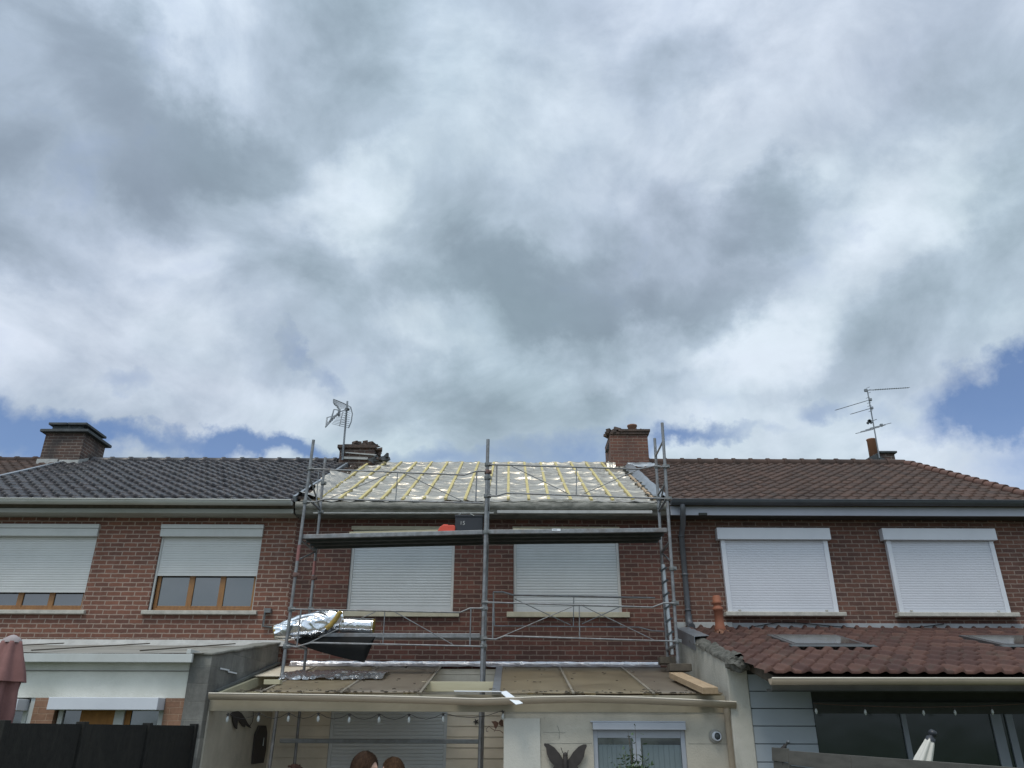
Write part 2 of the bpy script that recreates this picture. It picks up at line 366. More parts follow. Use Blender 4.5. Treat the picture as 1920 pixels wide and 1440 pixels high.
        o = bpy.data.objects.new(name, me); COL.objects.link(o)
        if parent is not None: setparent(o, parent)
        if thick: 
            md = o.modifiers.new('thickness', 'SOLIDIFY'); md.thickness = thick; md.offset = 0
        if bevel:
            md = o.modifiers.new('edge', 'BEVEL'); md.width = bevel; md.segments = 2; md.limit_method = 'ANGLE'; md.angle_limit = R(40)
        return o
def base_of(o):
    v = Vector((0, 0, 0)); 
    while o is not None: v = v + o.location; o = o.parent
    return v
def setparent(o, p):
    o.parent = p
    q = p
    tot = Matrix.Identity(4)
    chain = []
    while q is not None: chain.append(q); q = q.parent
    for q in reversed(chain): tot = tot @ q.matrix_parent_inverse @ q.matrix_basis
    o.matrix_parent_inverse = tot.inverted()
def tag(o, label=None, cat=None, group=None, kind=None):
    if label: o['label'] = label
    if cat: o['category'] = cat
    if group: o['group'] = group
    if kind: o['kind'] = kind
    return o
def thing(name, label, cat, loc, group=None):
    o = bpy.data.objects.new(name, None); o.empty_display_size = 0.3; COL.objects.link(o); o.location = loc
    return tag(o, label, cat, group)
def up(v, h): return Vector((v[0], v[1], v[2] + h))

# palette ------------------------------------------------------------
BRICK_L = brick_mat('brick_left', (0.190, 0.080, 0.052), (0.122, 0.056, 0.041), (0.30, 0.225, 0.18))
BRICK_M = brick_mat('brick_mid', (0.128, 0.050, 0.036), (0.078, 0.036, 0.029), (0.19, 0.135, 0.108), shift=0.02)
BRICK_R = brick_mat('brick_right', (0.140, 0.063, 0.043), (0.086, 0.043, 0.034), (0.215, 0.16, 0.13), shift=0.045)
BRICK_C = brick_mat('brick_chimney', (0.13, 0.07, 0.052), (0.09, 0.055, 0.045), (0.24, 0.20, 0.17), soot=0.9, ms=0.009)
BRICK_C2 = brick_mat('brick_chimney_clean', (0.17, 0.075, 0.05), (0.12, 0.055, 0.042), (0.23, 0.175, 0.14), soot=0.4, ms=0.007)
BRICK_O = brick_mat('brick_orange', (0.29, 0.165, 0.105), (0.23, 0.125, 0.08), (0.33, 0.22, 0.15), ms=0.004)
TILE_D = tile_mat('tile_dark', (0.013, 0.011, 0.014), (0.024, 0.020, 0.023), (0.042, 0.034, 0.036), rough=0.45, spec=0.4, coat=0.2, moss=(0.055, 0.05, 0.042), moss_amt=0.5)
TILE_B = tile_mat('tile_brown', (0.058, 0.041, 0.035), (0.073, 0.049, 0.040), (0.092, 0.058, 0.046), rough=0.85, moss=(0.060, 0.050, 0.044), moss_amt=0.6, spec=0.25)
TILE_R = tile_mat('tile_red', (0.066, 0.036, 0.031), (0.086, 0.045, 0.037), (0.112, 0.060, 0.047), rough=0.9, moss=(0.075, 0.062, 0.050), moss_amt=0.75, spec=0.3)
WHITE = plain('white_paint', (0.54, 0.555, 0.54), 0.45, col2=(0.47, 0.485, 0.47), scale=3.0, stain=(0.40, 0.40, 0.37), stain_amt=0.35, streak=True)
WHITE_B = plain('white_pvc', (0.62, 0.64, 0.68), 0.35, col2=(0.56, 0.58, 0.62), scale=2.0)
SHUT_L = plain('shutter_cream', (0.57, 0.58, 0.57), 0.45, col2=(0.51, 0.52, 0.51), scale=1.5, stain=(0.47, 0.49, 0.47), stain_amt=0.3)
SHUT_M = plain('shutter_grey', (0.53, 0.56, 0.575), 0.42, col2=(0.47, 0.495, 0.51), scale=1.5, stain=(0.38, 0.40, 0.40), stain_amt=0.35, streak=True)
SHUT_R = plain('shutter_white', (0.56, 0.575, 0.62), 0.45, col2=(0.51, 0.525, 0.57), scale=1.2, stain=(0.50, 0.52, 0.55), stain_amt=0.35)
SHUT_D = plain('shutter_plain_grey', (0.58, 0.60, 0.60), 0.5, col2=(0.52, 0.54, 0.54), scale=1.5)
SILL = plain('sill_stone', (0.52, 0.50, 0.44), 0.8, col2=(0.36, 0.35, 0.31), scale=9.0, bump=0.3, stain=(0.22, 0.21, 0.18), stain_amt=0.5)
SILL_Y = plain('sill_cream', (0.50, 0.47, 0.36), 0.8, col2=(0.40, 0.37, 0.28), scale=7.0, bump=0.2)
WOOD_O = plain('window_wood', (0.34, 0.165, 0.05), 0.45, col2=(0.22, 0.10, 0.035), scale=5.0, stretch=(5, 5, 0.6))
CONC = plain('concrete', (0.27, 0.265, 0.235), 0.9, col2=(0.16, 0.16, 0.14), scale=6.0, bump=0.6, stain=(0.085, 0.088, 0.075), stain_amt=0.75, stretch=(0.5, 1, 2))
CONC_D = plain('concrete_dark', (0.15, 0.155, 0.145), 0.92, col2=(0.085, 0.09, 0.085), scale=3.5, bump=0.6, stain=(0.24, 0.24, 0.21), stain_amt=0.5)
BLOCKS = brick_mat('concrete_blocks', (0.25, 0.245, 0.22), (0.15, 0.148, 0.135), (0.22, 0.215, 0.19), bw=0.50, rh=0.205, ms=0.006, worn=1.1, soot=0.35)
CEMENT = plain('cement_fillet', (0.13, 0.125, 0.108), 0.95, col2=(0.045, 0.046, 0.038), scale=14.0, bump=0.9, bscale=30)
GUT_L = plain('gutter_grey', (0.47, 0.475, 0.45), 0.45, col2=(0.40, 0.41, 0.37), scale=3.0, stain=(0.24, 0.25, 0.21), stain_amt=0.5, stretch=(0.4, 1, 1))
CORN_L = plain('cornice_grey', (0.30, 0.30, 0.275), 0.7, col2=(0.28, 0.285, 0.25), scale=3.0, stain=(0.18, 0.19, 0.15), stain_amt=0.5, stretch=(0.4, 1, 1))
GUT_D = plain('gutter_dark', (0.085, 0.095, 0.105), 0.5, metal=0.2, col2=(0.06, 0.068, 0.076), scale=4.0)
FASC_R = plain('fascia_white', (0.42, 0.445, 0.51), 0.4, col2=(0.36, 0.385, 0.44), scale=2.0)
ZINC = plain('zinc', (0.34, 0.37, 0.40), 0.42, metal=0.6, col2=(0.24, 0.26, 0.28), scale=5.0)
STEEL = plain('galvanised_steel', (0.28, 0.29, 0.30), 0.5, metal=0.45, col2=(0.15, 0.155, 0.16), scale=11.0, bump=0.2, stain=(0.16, 0.115, 0.09), stain_amt=0.55)
STEEL_D = plain('scaffold_steel_dull', (0.20, 0.215, 0.22), 0.6, metal=0.4, col2=(0.12, 0.125, 0.12), scale=9.0)
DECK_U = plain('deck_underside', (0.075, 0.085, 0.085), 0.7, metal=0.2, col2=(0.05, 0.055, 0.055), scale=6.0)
RUST = plain('rusty_coupler', (0.16, 0.09, 0.075), 0.8, col2=(0.09, 0.055, 0.05), scale=20)
TIMBER_Y = plain('treated_batten', (0.56, 0.48, 0.21), 0.75, col2=(0.42, 0.34, 0.14), scale=5.0, stretch=(3, 0.6, 0.6))
TIMBER = plain('sawn_timber', (0.42, 0.31, 0.195), 0.8, col2=(0.31, 0.215, 0.13), scale=6.0, stretch=(6, 0.7, 3), bump=0.2)
TIMBER_P = plain('pale_timber', (0.50, 0.46, 0.32), 0.8, col2=(0.42, 0.38, 0.25), scale=5.0, stretch=(0.5, 4, 4))
TIMBER_D = plain('old_wood', (0.12, 0.10, 0.075), 0.9, col2=(0.07, 0.058, 0.045), scale=9.0, bump=0.4)
FOIL = foil_mat('roof_foil', (0.52, 0.475, 0.40), 0.34, 0.45, 4.0, (0.4, 1.8, 1.8), metal=0.82)
FOIL_B = foil_mat('insulation_foil', (0.78, 0.80, 0.83), 0.18, 0.30, 4.0)
BLACK = plain('black_membrane', (0.014, 0.015, 0.015), 0.8, col2=(0.010, 0.010, 0.010), spec=0.15)
RENDER_W = plain('white_render', (0.66, 0.66, 0.60), 0.9, col2=(0.56, 0.56, 0.50), scale=2.0, bump=0.5, stain=(0.36, 0.37, 0.33), stain_amt=0.4)
RENDER_C = plain('cream_render', (0.50, 0.465, 0.385), 0.92, col2=(0.40, 0.37, 0.305), scale=3.6, bump=0.6, bscale=45, stain=(0.25, 0.235, 0.19), stain_amt=0.5)
RENDER_P = plain('patch_render', (0.53, 0.515, 0.455), 0.92, col2=(0.49, 0.48, 0.43), scale=2.6, bump=0.5, bscale=50)
PILLAR = plain('pillar_render', (0.50, 0.485, 0.43), 0.92, col2=(0.40, 0.39, 0.34), scale=4.0, bump=0.6, stain=(0.20, 0.195, 0.16), stain_amt=0.6, streak=True)
SIDING = plain('beige_siding', (0.74, 0.67, 0.55), 0.75, col2=(0.66, 0.59, 0.475), scale=1.5, stain=(0.26, 0.22, 0.15), stain_amt=0.4)
BEIGE = plain('beige_gutter', (0.47, 0.385, 0.285), 0.5, col2=(0.35, 0.285, 0.21), scale=2.5, stain=(0.26, 0.22, 0.16), stain_amt=0.5, stretch=(0.4, 1, 1))
BEAM_C = plain('cream_beam', (0.36, 0.325, 0.245), 0.85, col2=(0.26, 0.235, 0.175), scale=3.0, stain=(0.18, 0.17, 0.12), stain_amt=0.6, stretch=(0.5, 1, 1))
POLY = plain('dirty_polycarbonate', (0.40, 0.345, 0.25), 0.4, col2=(0.30, 0.255, 0.18), scale=3.5, stain=(0.12, 0.10, 0.075), stain_amt=0.7, spec=0.5)
POLY_G = plain('grey_polycarbonate', (0.33, 0.295, 0.245), 0.35, col2=(0.245, 0.21, 0.175), scale=3.5, stain=(0.10, 0.085, 0.07), stain_amt=0.7)
def translucent(m, amt=0.5):
    nt = m.node_tree; bs = nt.nodes['Principled BSDF']; out = nt.nodes['Material Output']
    tr = nt.nodes.new('ShaderNodeBsdfTranslucent'); tr.inputs[0].default_value = (0.72, 0.64, 0.50, 1)
    mx = nt.nodes.new('ShaderNodeMixShader'); mx.inputs[0].default_value = amt
    nt.links.new(bs.outputs[0], mx.inputs[1]); nt.links.new(tr.outputs[0], mx.inputs[2]); nt.links.new(mx.outputs[0], out.inputs['Surface'])
translucent(POLY, .55); translucent(POLY_G, .5)
GREYWALL = plain('flat_roof_sheet', (0.30, 0.285, 0.25), 0.8, col2=(0.20, 0.19, 0.17), scale=3.0, stain=(0.12, 0.11, 0.09), stain_amt=0.7, stretch=(0.3, 1, 1))
CLAD = plain('blue_grey_cladding', (0.34, 0.375, 0.41), 0.6, col2=(0.29, 0.325, 0.355), scale=2.0)
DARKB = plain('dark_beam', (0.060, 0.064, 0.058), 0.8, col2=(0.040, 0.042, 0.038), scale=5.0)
GLASS = glass_mat('window_glass', (0.030, 0.036, 0.040), 0.08, 0.8, ior=1.9)
BEIGE_HI = plain('gutter_lip_highlight', (0.66, 0.60, 0.50), 0.4, col2=(0.58, 0.52, 0.43), scale=3)  # highlight along the gutter lip, painted in as a paler beige
GLASS_G = glass_mat('dark_glass', (0.014, 0.024, 0.019), 0.12, 0.45)
TERRA = plain('terracotta', (0.29, 0.105, 0.055), 0.75, col2=(0.21, 0.078, 0.045), scale=5.0)
POT = plain('clay_pot', (0.27, 0.15, 0.10), 0.85, col2=(0.19, 0.105, 0.075), scale=7.0)
SLATE = plain('slate_cap', (0.085, 0.095, 0.10), 0.85, col2=(0.05, 0.056, 0.06), scale=8.0, bump=0.4)
RUBBLE = plain('broken_masonry', (0.11, 0.075, 0.06), 0.95, col2=(0.055, 0.045, 0.04), scale=10.0, bump=0.8)
LEAD = plain('white_lead_flashing', (0.46, 0.465, 0.45), 0.6, col2=(0.32, 0.325, 0.315), scale=6.0)
ANT = plain('antenna_alloy', (0.27, 0.29, 0.31), 0.5, metal=0.5, col2=(0.19, 0.205, 0.22), scale=8.0)
FENCE_D = plain('dark_fence', (0.022, 0.022, 0.020), 0.8, col2=(0.013, 0.013, 0.012), scale=14.0, spec=0.25, bump=0.3, stain=(0.04, 0.038, 0.032), stain_amt=0.5, streak=True)
FENCE_W = plain('weathered_fence', (0.115, 0.11, 0.095), 0.9, col2=(0.07, 0.067, 0.058), scale=4.0, stretch=(4, 0.6, 4), bump=0.4)
PINK = plain('pink_canvas', (0.235, 0.115, 0.105), 0.9, col2=(0.165, 0.078, 0.072), scale=5.0, bump=0.2)
CANVAS_W = plain('white_canvas', (0.62, 0.60, 0.54), 0.9, col2=(0.5, 0.48, 0.43), scale=9.0)
IRON = plain('dark_iron', (0.045, 0.038, 0.034), 0.75, col2=(0.028, 0.024, 0.022), scale=12.0)
IRON_R = plain('rusty_iron', (0.12, 0.065, 0.045), 0.85, col2=(0.07, 0.04, 0.03), scale=15.0)
ORANGE = plain('red_plastic', (0.75, 0.09, 0.045), 0.45, col2=(0.62, 0.07, 0.035), scale=4)
LEAF = plain('leaf_green', (0.075, 0.12, 0.05), 0.6, col2=(0.04, 0.075, 0.03), scale=14)
HAIR = plain('brown_hair', (0.095, 0.052, 0.030), 0.8, col2=(0.020, 0.010, 0.006), scale=42.0, stretch=(3, 3, 0.5), bump=0.6, bscale=90, spec=0.2)
HAIR2 = plain('auburn_hair', (0.135, 0.072, 0.036), 0.8, col2=(0.026, 0.014, 0.008), scale=42.0, stretch=(3, 3, 0.5), bump=0.6, bscale=90, spec=0.2)
SKIN = plain('skin', (0.50, 0.30, 0.22), 0.5, col2=(0.44, 0.25, 0.18), scale=8)
WHITE_S = plain('bright_strip', (0.80, 0.83, 0.87), 0.35, col2=(0.74, 0.77, 0.80), scale=3)
BULB = plain('clear_bulb', (0.50, 0.52, 0.50), 0.15, col2=(0.42, 0.44, 0.42), scale=3)

# ------------------------------------------------------------------ key measures
YW = 13.1                 # rear facades
YE = 12.75                # roof edge
HE = CZ + 3.51
SL = R(26.0)
YR = 17.15
HR = HE + (YR - YE) * math.tan(SL)
XFL, XL, XM, XR = -16.6, -10.15, -3.68, 2.66
XEND = 9.12
def roof_pt(x, t, lift=0.0):
    "t metres up the slope from the eave"
    return Vector((x, YE + t * math.cos(SL) - lift * math.sin(SL), HE + t * math.sin(SL) + lift * math.cos(SL)))
SLEN = (YR - YE) / math.cos(SL)

# ------------------------------------------------------------------ ground
g = MB(); g.add([(-600, -600, 0), (600, -600, 0), (600, 600, 0), (-600, 600, 0)], [(0, 1, 2, 3)])
tag(g.build('ground', plain('garden_ground', (0.10, 0.12, 0.05), 0.95, col2=(0.06, 0.075, 0.035), scale=2.0, stain=(0.13, 0.10, 0.07), stain_amt=0.5)), kind='structure')
g = MB(); g.box(XM, XR, 1.5, 13.0, -0.1, 0.03)
tag(g.build('terrace', plain('terrace_paving', (0.33, 0.31, 0.28), 0.9, col2=(0.25, 0.235, 0.21), scale=5.0)), kind='structure')

# ------------------------------------------------------------------ house helpers
def facade(mb, x0, x1, z0, z1, y, holes, depth=0.22):
    xs = sorted({x0, x1, *[h[0] for h in holes], *[h[1] for h in holes]})
    zs = sorted({z0, z1, *[h[2] for h in holes], *[h[3] for h in holes]})
    for i in range(len(xs) - 1):
        for j in range(len(zs) - 1):
            cx, cz = (xs[i] + xs[i + 1]) / 2, (zs[j] + zs[j + 1]) / 2
            if any(h[0] < cx < h[1] and h[2] < cz < h[3] for h in holes): continue
            mb.add([(xs[i], y, zs[j]), (xs[i + 1], y, zs[j]), (xs[i + 1], y, zs[j + 1]), (xs[i], y, zs[j + 1])], [(0, 1, 2, 3)])
    for (a, b, c, d) in holes:
        mb.add([(a, y, c), (b, y, c), (b, y, d), (a, y, d), (a, y + depth, c), (b, y + depth, c), (b, y + depth, d), (a, y + depth, d)],
               [(0, 1, 5, 4), (1, 2, 6, 5), (2, 3, 7, 6), (3, 0, 4, 7), (4, 5, 6, 7)])
def tiles(mb, O, U, V, lu, lv, tw, th, amp, step, seed=0, ns=8, shape='s'):
    O, U, V = Vector(O), Vector(U).normalized(), Vector(V).normalized(); Nn = U.cross(V).normalized()
    rnd = random.Random(seed); nt_ = int(round(lu / tw)); tw = lu / nt_; nc = int(math.ceil(lv / th))
    if mb.uv is None: mb.uv = []
    for j in range(nc):
        v0, v1 = j * th, min((j + 1) * th, lv) + 0.02
        jit = [rnd.uniform(-1, 1) for _ in range(nt_ + 1)]
        cols = []
        for i in range(nt_ * ns + 1):
            ti = min(i // ns, nt_ - 1); ph = (i / ns) % 1.0
            if shape == 's': w = 0.5 - 0.5 * math.cos(2 * math.pi * min(ph / 0.62, 1.0)) if ph < 0.62 else 0.0
            else: w = (0.5 - 0.5 * math.cos(2 * math.pi * ph)) ** 1.6
            u = i * lu / (nt_ * ns)
            cols.append((u, w * amp, ti, jit[ti]))
        vs, uv = [], []
        for row in range(4):
            for (u, w, ti, jt) in cols:
                lowlift = step * (1 + 0.25 * jt); sag = 0.004 * jt
                sc = (w / max(amp, 1e-6)) * 0.03 if shape == 's' else 0.0       # lower edge scallops
                if row == 0: vv, h = v0 - 0.0 - sc, w * 0.55 - 0.006
                elif row == 1: vv, h = v0 - sc, w + lowlift
                elif row == 2: vv, h = v0 + 0.03, w + lowlift + 0.002
                else: vv, h = v1, w * 0.98
                vs.append(O + U * (u + 0.003 * jt) + V * (vv + sag) + Nn * h); uv.append((ti + 0.5, j + 0.5))
        n = len(cols)
        mb.add(vs, [(r * n + i, r * n + i + 1, (r + 1) * n + i + 1, (r + 1) * n + i) for r in range(3) for i in range(n - 1)], True)
        mb.uv += uv
def ridge_tiles(mb, x0, x1, seg, r=0.11, z=0.0, y=YR, h=HR):
    n = max(1, int(round((x1 - x0) / seg))); seg = (x1 - x0) / n
    base = len(mb.v)
    for k in range(n):
        a, b = x0 + k * seg - 0.03, x0 + (k + 1) * seg
        ring = lambda x, rr: [Vector((x, y + rr * math.cos(t), h + z + rr * math.sin(t))) for t in [math.pi * q / 10 for q in range(-1, 12)]]
        rs = [ring(a, r + 0.022), ring(a + 0.07, r + 0.022), ring(a + 0.075, r + 0.004), ring(b, r)]
        vs = [p for q in rs for p in q]; m = len(rs[0])
        mb.add(vs, [(i * m + q, i * m + q + 1, (i + 1) * m + q + 1, (i + 1) * m + q) for i in range(3) for q in range(m - 1)], True)
        mb.add(rs[0] + [Vector((a, y, h + z - .03))], [(q, q + 1, m) for q in range(m - 1)])
    if mb.uv is not None:
        while len(mb.uv) < len(mb.v): mb.uv.append(((len(mb.uv) - base) // 65 + 0.5, 40.5))
def slats(mb, x0, x1, z0, z1, y, pitch=0.037, dep=0.006):
    "roller shutter curtain: one rounded face per slat"
    n = max(1, int(round((z1 - z0) / pitch))); p = (z1 - z0) / n
    prof = [(0.0, dep), (0.10, dep * 0.35), (0.28, 0.0), (0.72, 0.0), (0.92, dep * 0.4), (0.97, dep)]
    pts = []
    for k in range(n):
        for (a, d) in prof: pts.append((z0 + (k + a) * p, y + d))
    pts.append((z1, y + dep))
    vs = [(x, yy, zz) for (zz, yy) in pts for x in (x0, x1)]
    mb.add(vs, [(2 * i, 2 * i + 1, 2 * i + 3, 2 * i + 2) for i in range(len(pts) - 1)], False)

def window_left(house, x0, x1, zs, zt, zcur, y, label, box_top):
    "window in a reveal: wooden casement, half lowered cream shutter, white box at the head"
    w = MB(); d = y + 0.10
    fw = 0.055
    w.box(x0 + 0.035, x1 - 0.02, d, d + 0.06, zs, zs + fw); w.box(x0 + 0.035, x0 + 0.035 + fw, d, d + 0.06, zs + fw, zt)
    w.box(x1 - 0.02 - fw, x1 - 0.02, d, d + 0.06, zs + fw, zt)
    n = 3; a, b = x0 + 0.035 + fw, x1 - 0.02 - fw; ww = (b - a) / n
    for k in range(1, n): w.box(a + k * ww - 0.045, a + k * ww + 0.045, d + 0.005, d + 0.055, zs + fw, zt)
    for k in range(n): w.box(a + k * ww + (0.045 if k else 0), a + (k + 1) * ww - (0.045 if k < n - 1 else 0), d + 0.012, d + 0.05, zs + fw, zs + fw + 0.035)
    win = w.build('window', WOOD_O, house, bevel=0.004); tag(win, label)
    g_ = MB(); g_.box(x0 + 0.05, x1 - 0.03, d + 0.028, d + 0.034, zs + 0.03, zt - 0.01); g_.build('pane', GLASS, win)
    s_ = MB(); s_.box(x0 - 0.07, x1 + 0.09, y - 0.07, y + 0.09, zs - 0.066, zs - 0.003); s_.build('sill', SILL, win, bevel=0.008)
    f_ = MB(); f_.box(x0 + 0.002, x0 + 0.034, y + 0.03, y + 0.07, zs, zt); f_.build('side_rail', WHITE, win, bevel=0.003); f_ = MB(); f_.box(x1 - 0.02, x1 - 0.002, y + 0.03, y + 0.07, zs, zt); f_.build('side_rail', WHITE, win, bevel=0.003)
    c_ = MB(); slats(c_, x0 + 0.036, x1 - 0.022, zcur, zt, y + 0.045, 0.040); c_.box(x0 + 0.036, x1 - 0.022, y + 0.04, y + 0.058, zcur - 0.05, zcur - 0.001)
    c_.build('roller_shutter', SHUT_L, win)
    b_ = MB(); b_.box(x0 - 0.01, x1 + 0.01, y - 0.045, y + 0.12, zt + 0.002, box_top - 0.075); b_.box(x0 - 0.015, x1 + 0.015, y - 0.055, y + 0.1, box_top - 0.07, box_top)
    b_.build('shutter_box', WHITE, win, bevel=0.006)
    return win
def window_mid(house, x0, x1, zs, zt, y, label):
    w = MB(); fw = 0.045
    w.box(x0, x0 + fw, y + 0.05, y + 0.12, zs, zt); w.box(x1 - fw, x1, y + 0.05, y + 0.12, zs, zt); w.box(x0 + fw, x1 - fw, y + 0.05, y + 0.12, zt - 0.05, zt)
    win = w.build('window', SHUT_L, house, bevel=0.004); tag(win, label)
    c_ = MB(); slats(c_, x0 + fw + 0.002, x1 - fw - 0.002, zs + 0.10, zt - 0.05, y + 0.065, 0.0445, 0.006); c_.box(x0 + fw + 0.002, x1 - fw - 0.002, y + 0.06, y + 0.08, zs + 0.005, zs + 0.098)
    c_.build('roller_shutter', SHUT_M, win)
    s_ = MB(); s_.box(x0 - 0.11, x1 + 0.11, y - 0.055, y + 0.06, zs - 0.085, zs - 0.002); s_.build('sill', SILL_Y, win, bevel=0.006)
    return win
def window_right(house, x0, x1, zs, zt, y, label, box_h=0.20):
    w = MB(); fw = 0.075
    w.box(x0, x0 + fw, y - 0.075, y + 0.02, zs, zt - box_h); w.box(x1 - fw, x1, y - 0.075, y + 0.02, zs, zt - box_h); w.box(x0, x1, y - 0.03, y + 0.01, zs - .001, zs + 0.02)
    win = w.build('window', WHITE_B, house, bevel=0.004); tag(win, label)
    b_ = MB(); b_.box(x0 - 0.06, x1 + 0.05, y - 0.13, y + 0.02, zt - box_h + 0.002, zt); b_.build('shutter_box', WHITE_B, win, bevel=0.006)
    c_ = MB(); slats(c_, x0 + fw, x1 - fw, zs + 0.06, zt - box_h, y - 0.055, 0.040, 0.0028); c_.box(x0 + fw, x1 - fw, y - 0.062, y - 0.045, zs + 0.004, zs + 0.058)
    c_.build('roller_shutter', SHUT_R, win)
    s_ = MB(); s_.box(x0 - 0.06, x1 + 0.09, y - 0.16, y + 0.02, zs - 0.07, zs - 0.002); s_.build('sill', SILL, win, bevel=0.01)
    for xx in (x0 + fw + 0.12, x1 - fw - 0.12): k_ = MB(); k_.box(xx - 0.02, xx + 0.02, y - 0.075, y - 0.0625, zs + 0.02, zs + 0.04); k_.build('shutter_stop', SILL, win)
    return win
def gutter(name, mat, parent, pts, r, up_=(0, 0, 1), lip=0.012, back=True, lipmat=None):
    "half round gutter running through pts"
    mb = MB(); n = 12; pts = [Vector(p) for p in pts]; rings = []
    for p in pts:
        ring = []
        for q in range(n + 1):
            t = math.pi * q / n; ring.append(p + Vector((0, -r * math.cos(t), -r * math.sin(t))))
        rings.append(ring)
    vs = [v for g_ in rings for v in g_]; m = n + 1
    mb.add(vs, [(i * m + q, i * m + q + 1, (i + 1) * m + q + 1, (i + 1) * m + q) for i in range(len(pts) - 1) for q in range(n)], True)
    for e in (rings[0], rings[-1]): mb.add(e, [tuple(range(m))])
    o = mb.build(name, mat, parent, thick=0.004)
    lp = MB(); lp.tube([p + Vector((0, -r, 0.003)) for p in pts], lip, 8); lp.build('gutter_lip', lipmat or mat, o)
    return o
def box_shell(mb, x0, x1, y0, y1, z0, z1, front=False):
    fs = [(1, 2, 6, 5), (2, 3, 7, 6), (3, 0, 4, 7)] + ([(0, 1, 5, 4)] if front else [])
    mb.add([(x0, y0, z0), (x1, y0, z0), (x1, y1, z0), (x0, y1, z0), (x0, y0, z1), (x1, y0, z1), (x1, y1, z1), (x0, y1, z1)], fs)
def house_shell(h, x0, x1, holes, mat, ztop=CZ + 3.45, gables=(True, True)):
    w = MB(); facade(w, x0, x1, 0, ztop, YW, holes)
    box_shell(w, x0, x1, YW, 2 * YR - YW, 0, ztop)
    for x in (x0, x1):
        w.add([(x, YW, ztop), (x, 2 * YR - YW, ztop), (x, YR, HR - 0.06)], [(0, 1, 2)])
    return w.build('wall', mat, h)
def back_slope(h, x0, x1, mat, name='roof_rear'):
    w = MB(); w.uv = None
    w.prism([(x0, YR, HR - 0.10), (x0, YR, HR), (x0, 2 * YR - YE, HE), (x0, 2 * YR - YE, HE - 0.1)], (x1 - x0, 0, 0))
    return w.build(name, mat, h)

# window openings (x0,x1,z sill,z head) surveyed on the facade plane
def fz(px, py): return at(px, py, YW).z
def fx(px, py): return at(px, py, YW).x
zs_ = fz(960, 1147); zt_ = fz(960, 1009); zbox = fz(960, 986.5)

# ================================================================== LEFT HOUSE
hl = thing('brick_house', 'red brick terrace house with glossy dark tiled roof and half lowered cream shutters', 'house', (XL, YW, 0))
wl = [(-9.0, fx(161, 1108), zs_, zt_), (fx(300, 1012) , fx(491, 1012), zs_, zt_)]
wl[1] = ((fx(300.8, 1012) + fx(276.5, 1145)) / 2, (fx(491, 1013) + fx(473, 1145)) / 2, zs_, zt_)
wwid = wl[1][1] - wl[1][0]
xr1 = (fx(181, 1016) + fx(158.5, 1112)) / 2
wl[0] = (xr1 - wwid, xr1, zs_, zt_)
house_shell(hl, XL, XM, [(a, b, c, zbox - 0.01) for a, b, c, d in wl], BRICK_L)
window_left(hl, *wl[0][:2], zs_, zt_, fz(80, 1110) + 0.05, YW, 'window with cream shutter lowered to a low strip of glass', zbox)
window_left(hl, *wl[1][:2], zs_, zt_, fz(380, 1079) + 0.05, YW, 'window with cream shutter half lowered over three panes', zbox)
r = MB(); tiles(r, roof_pt(XL, -0.02), (1, 0, 0), (0, math.cos(SL), math.sin(SL)), XM - XL, SLEN, 0.222, 0.285, 0.032, 0.044, 1, 10, 's')
ridge_tiles(r, XL, XM, 0.42, 0.10)
rl = r.build('roof', TILE_D, hl)
u = MB(); u.prism([roof_pt(XL, 0, -0.03), roof_pt(XL, SLEN, -0.03), roof_pt(XL, SLEN, -0.12), roof_pt(XL, 0, -0.12)], (XM - XL, 0, 0)); u.build('roof_deck', TIMBER_D, rl)
back_slope(hl, XL, XM, TILE_D)
c = MB(); c.box(XL, XM, YE + 0.03, YW + 0.1, CZ + 3.315, CZ + 3.395); c.build('cornice', CORN_L, hl, bevel=0.01)
gutter('gutter', GUT_L, hl, [(XL, YE - 0.08, CZ + 3.51), (XM - 0.01, YE - 0.08, CZ + 3.495)], 0.072)
c = MB(); c.box(XL, XM, YE + 0.07, YE + 0.10, CZ + 3.396, CZ + 3.50); c.build('fascia', DARKB, hl)
# verge strip against the stripped roof
c = MB(); c.prism([roof_pt(XM - 0.02, 0.0, 0.0), roof_pt(XM - 0.02, SLEN - 0.7, 0.0), roof_pt(XM - 0.02, SLEN - 0.7, 0.095), roof_pt(XM - 0.02, 0.0, 0.095)], (0.05, 0, 0)); c.build('verge_strip', ZINC, rl)
c = MB(); c.prism([roof_pt(XL - 0.04, 0.0, 0.0), roof_pt(XL - 0.04, SLEN - 0.3, 0.0), roof_pt(XL - 0.04, SLEN - 0.3, 0.085), roof_pt(XL - 0.04, 0.0, 0.085)], (0.09, 0, 0)); c.build('verge_strip', ZINC, rl)
def chimney(parent, x0, x1, y0, y1, z0, z1, mat, name='chimney', taper=0.0):
    m = MB(); m.box(x0, x1, y0, y1, z0, z1)
    return m.build(name, mat, parent, bevel=0.006)
HC = CZ
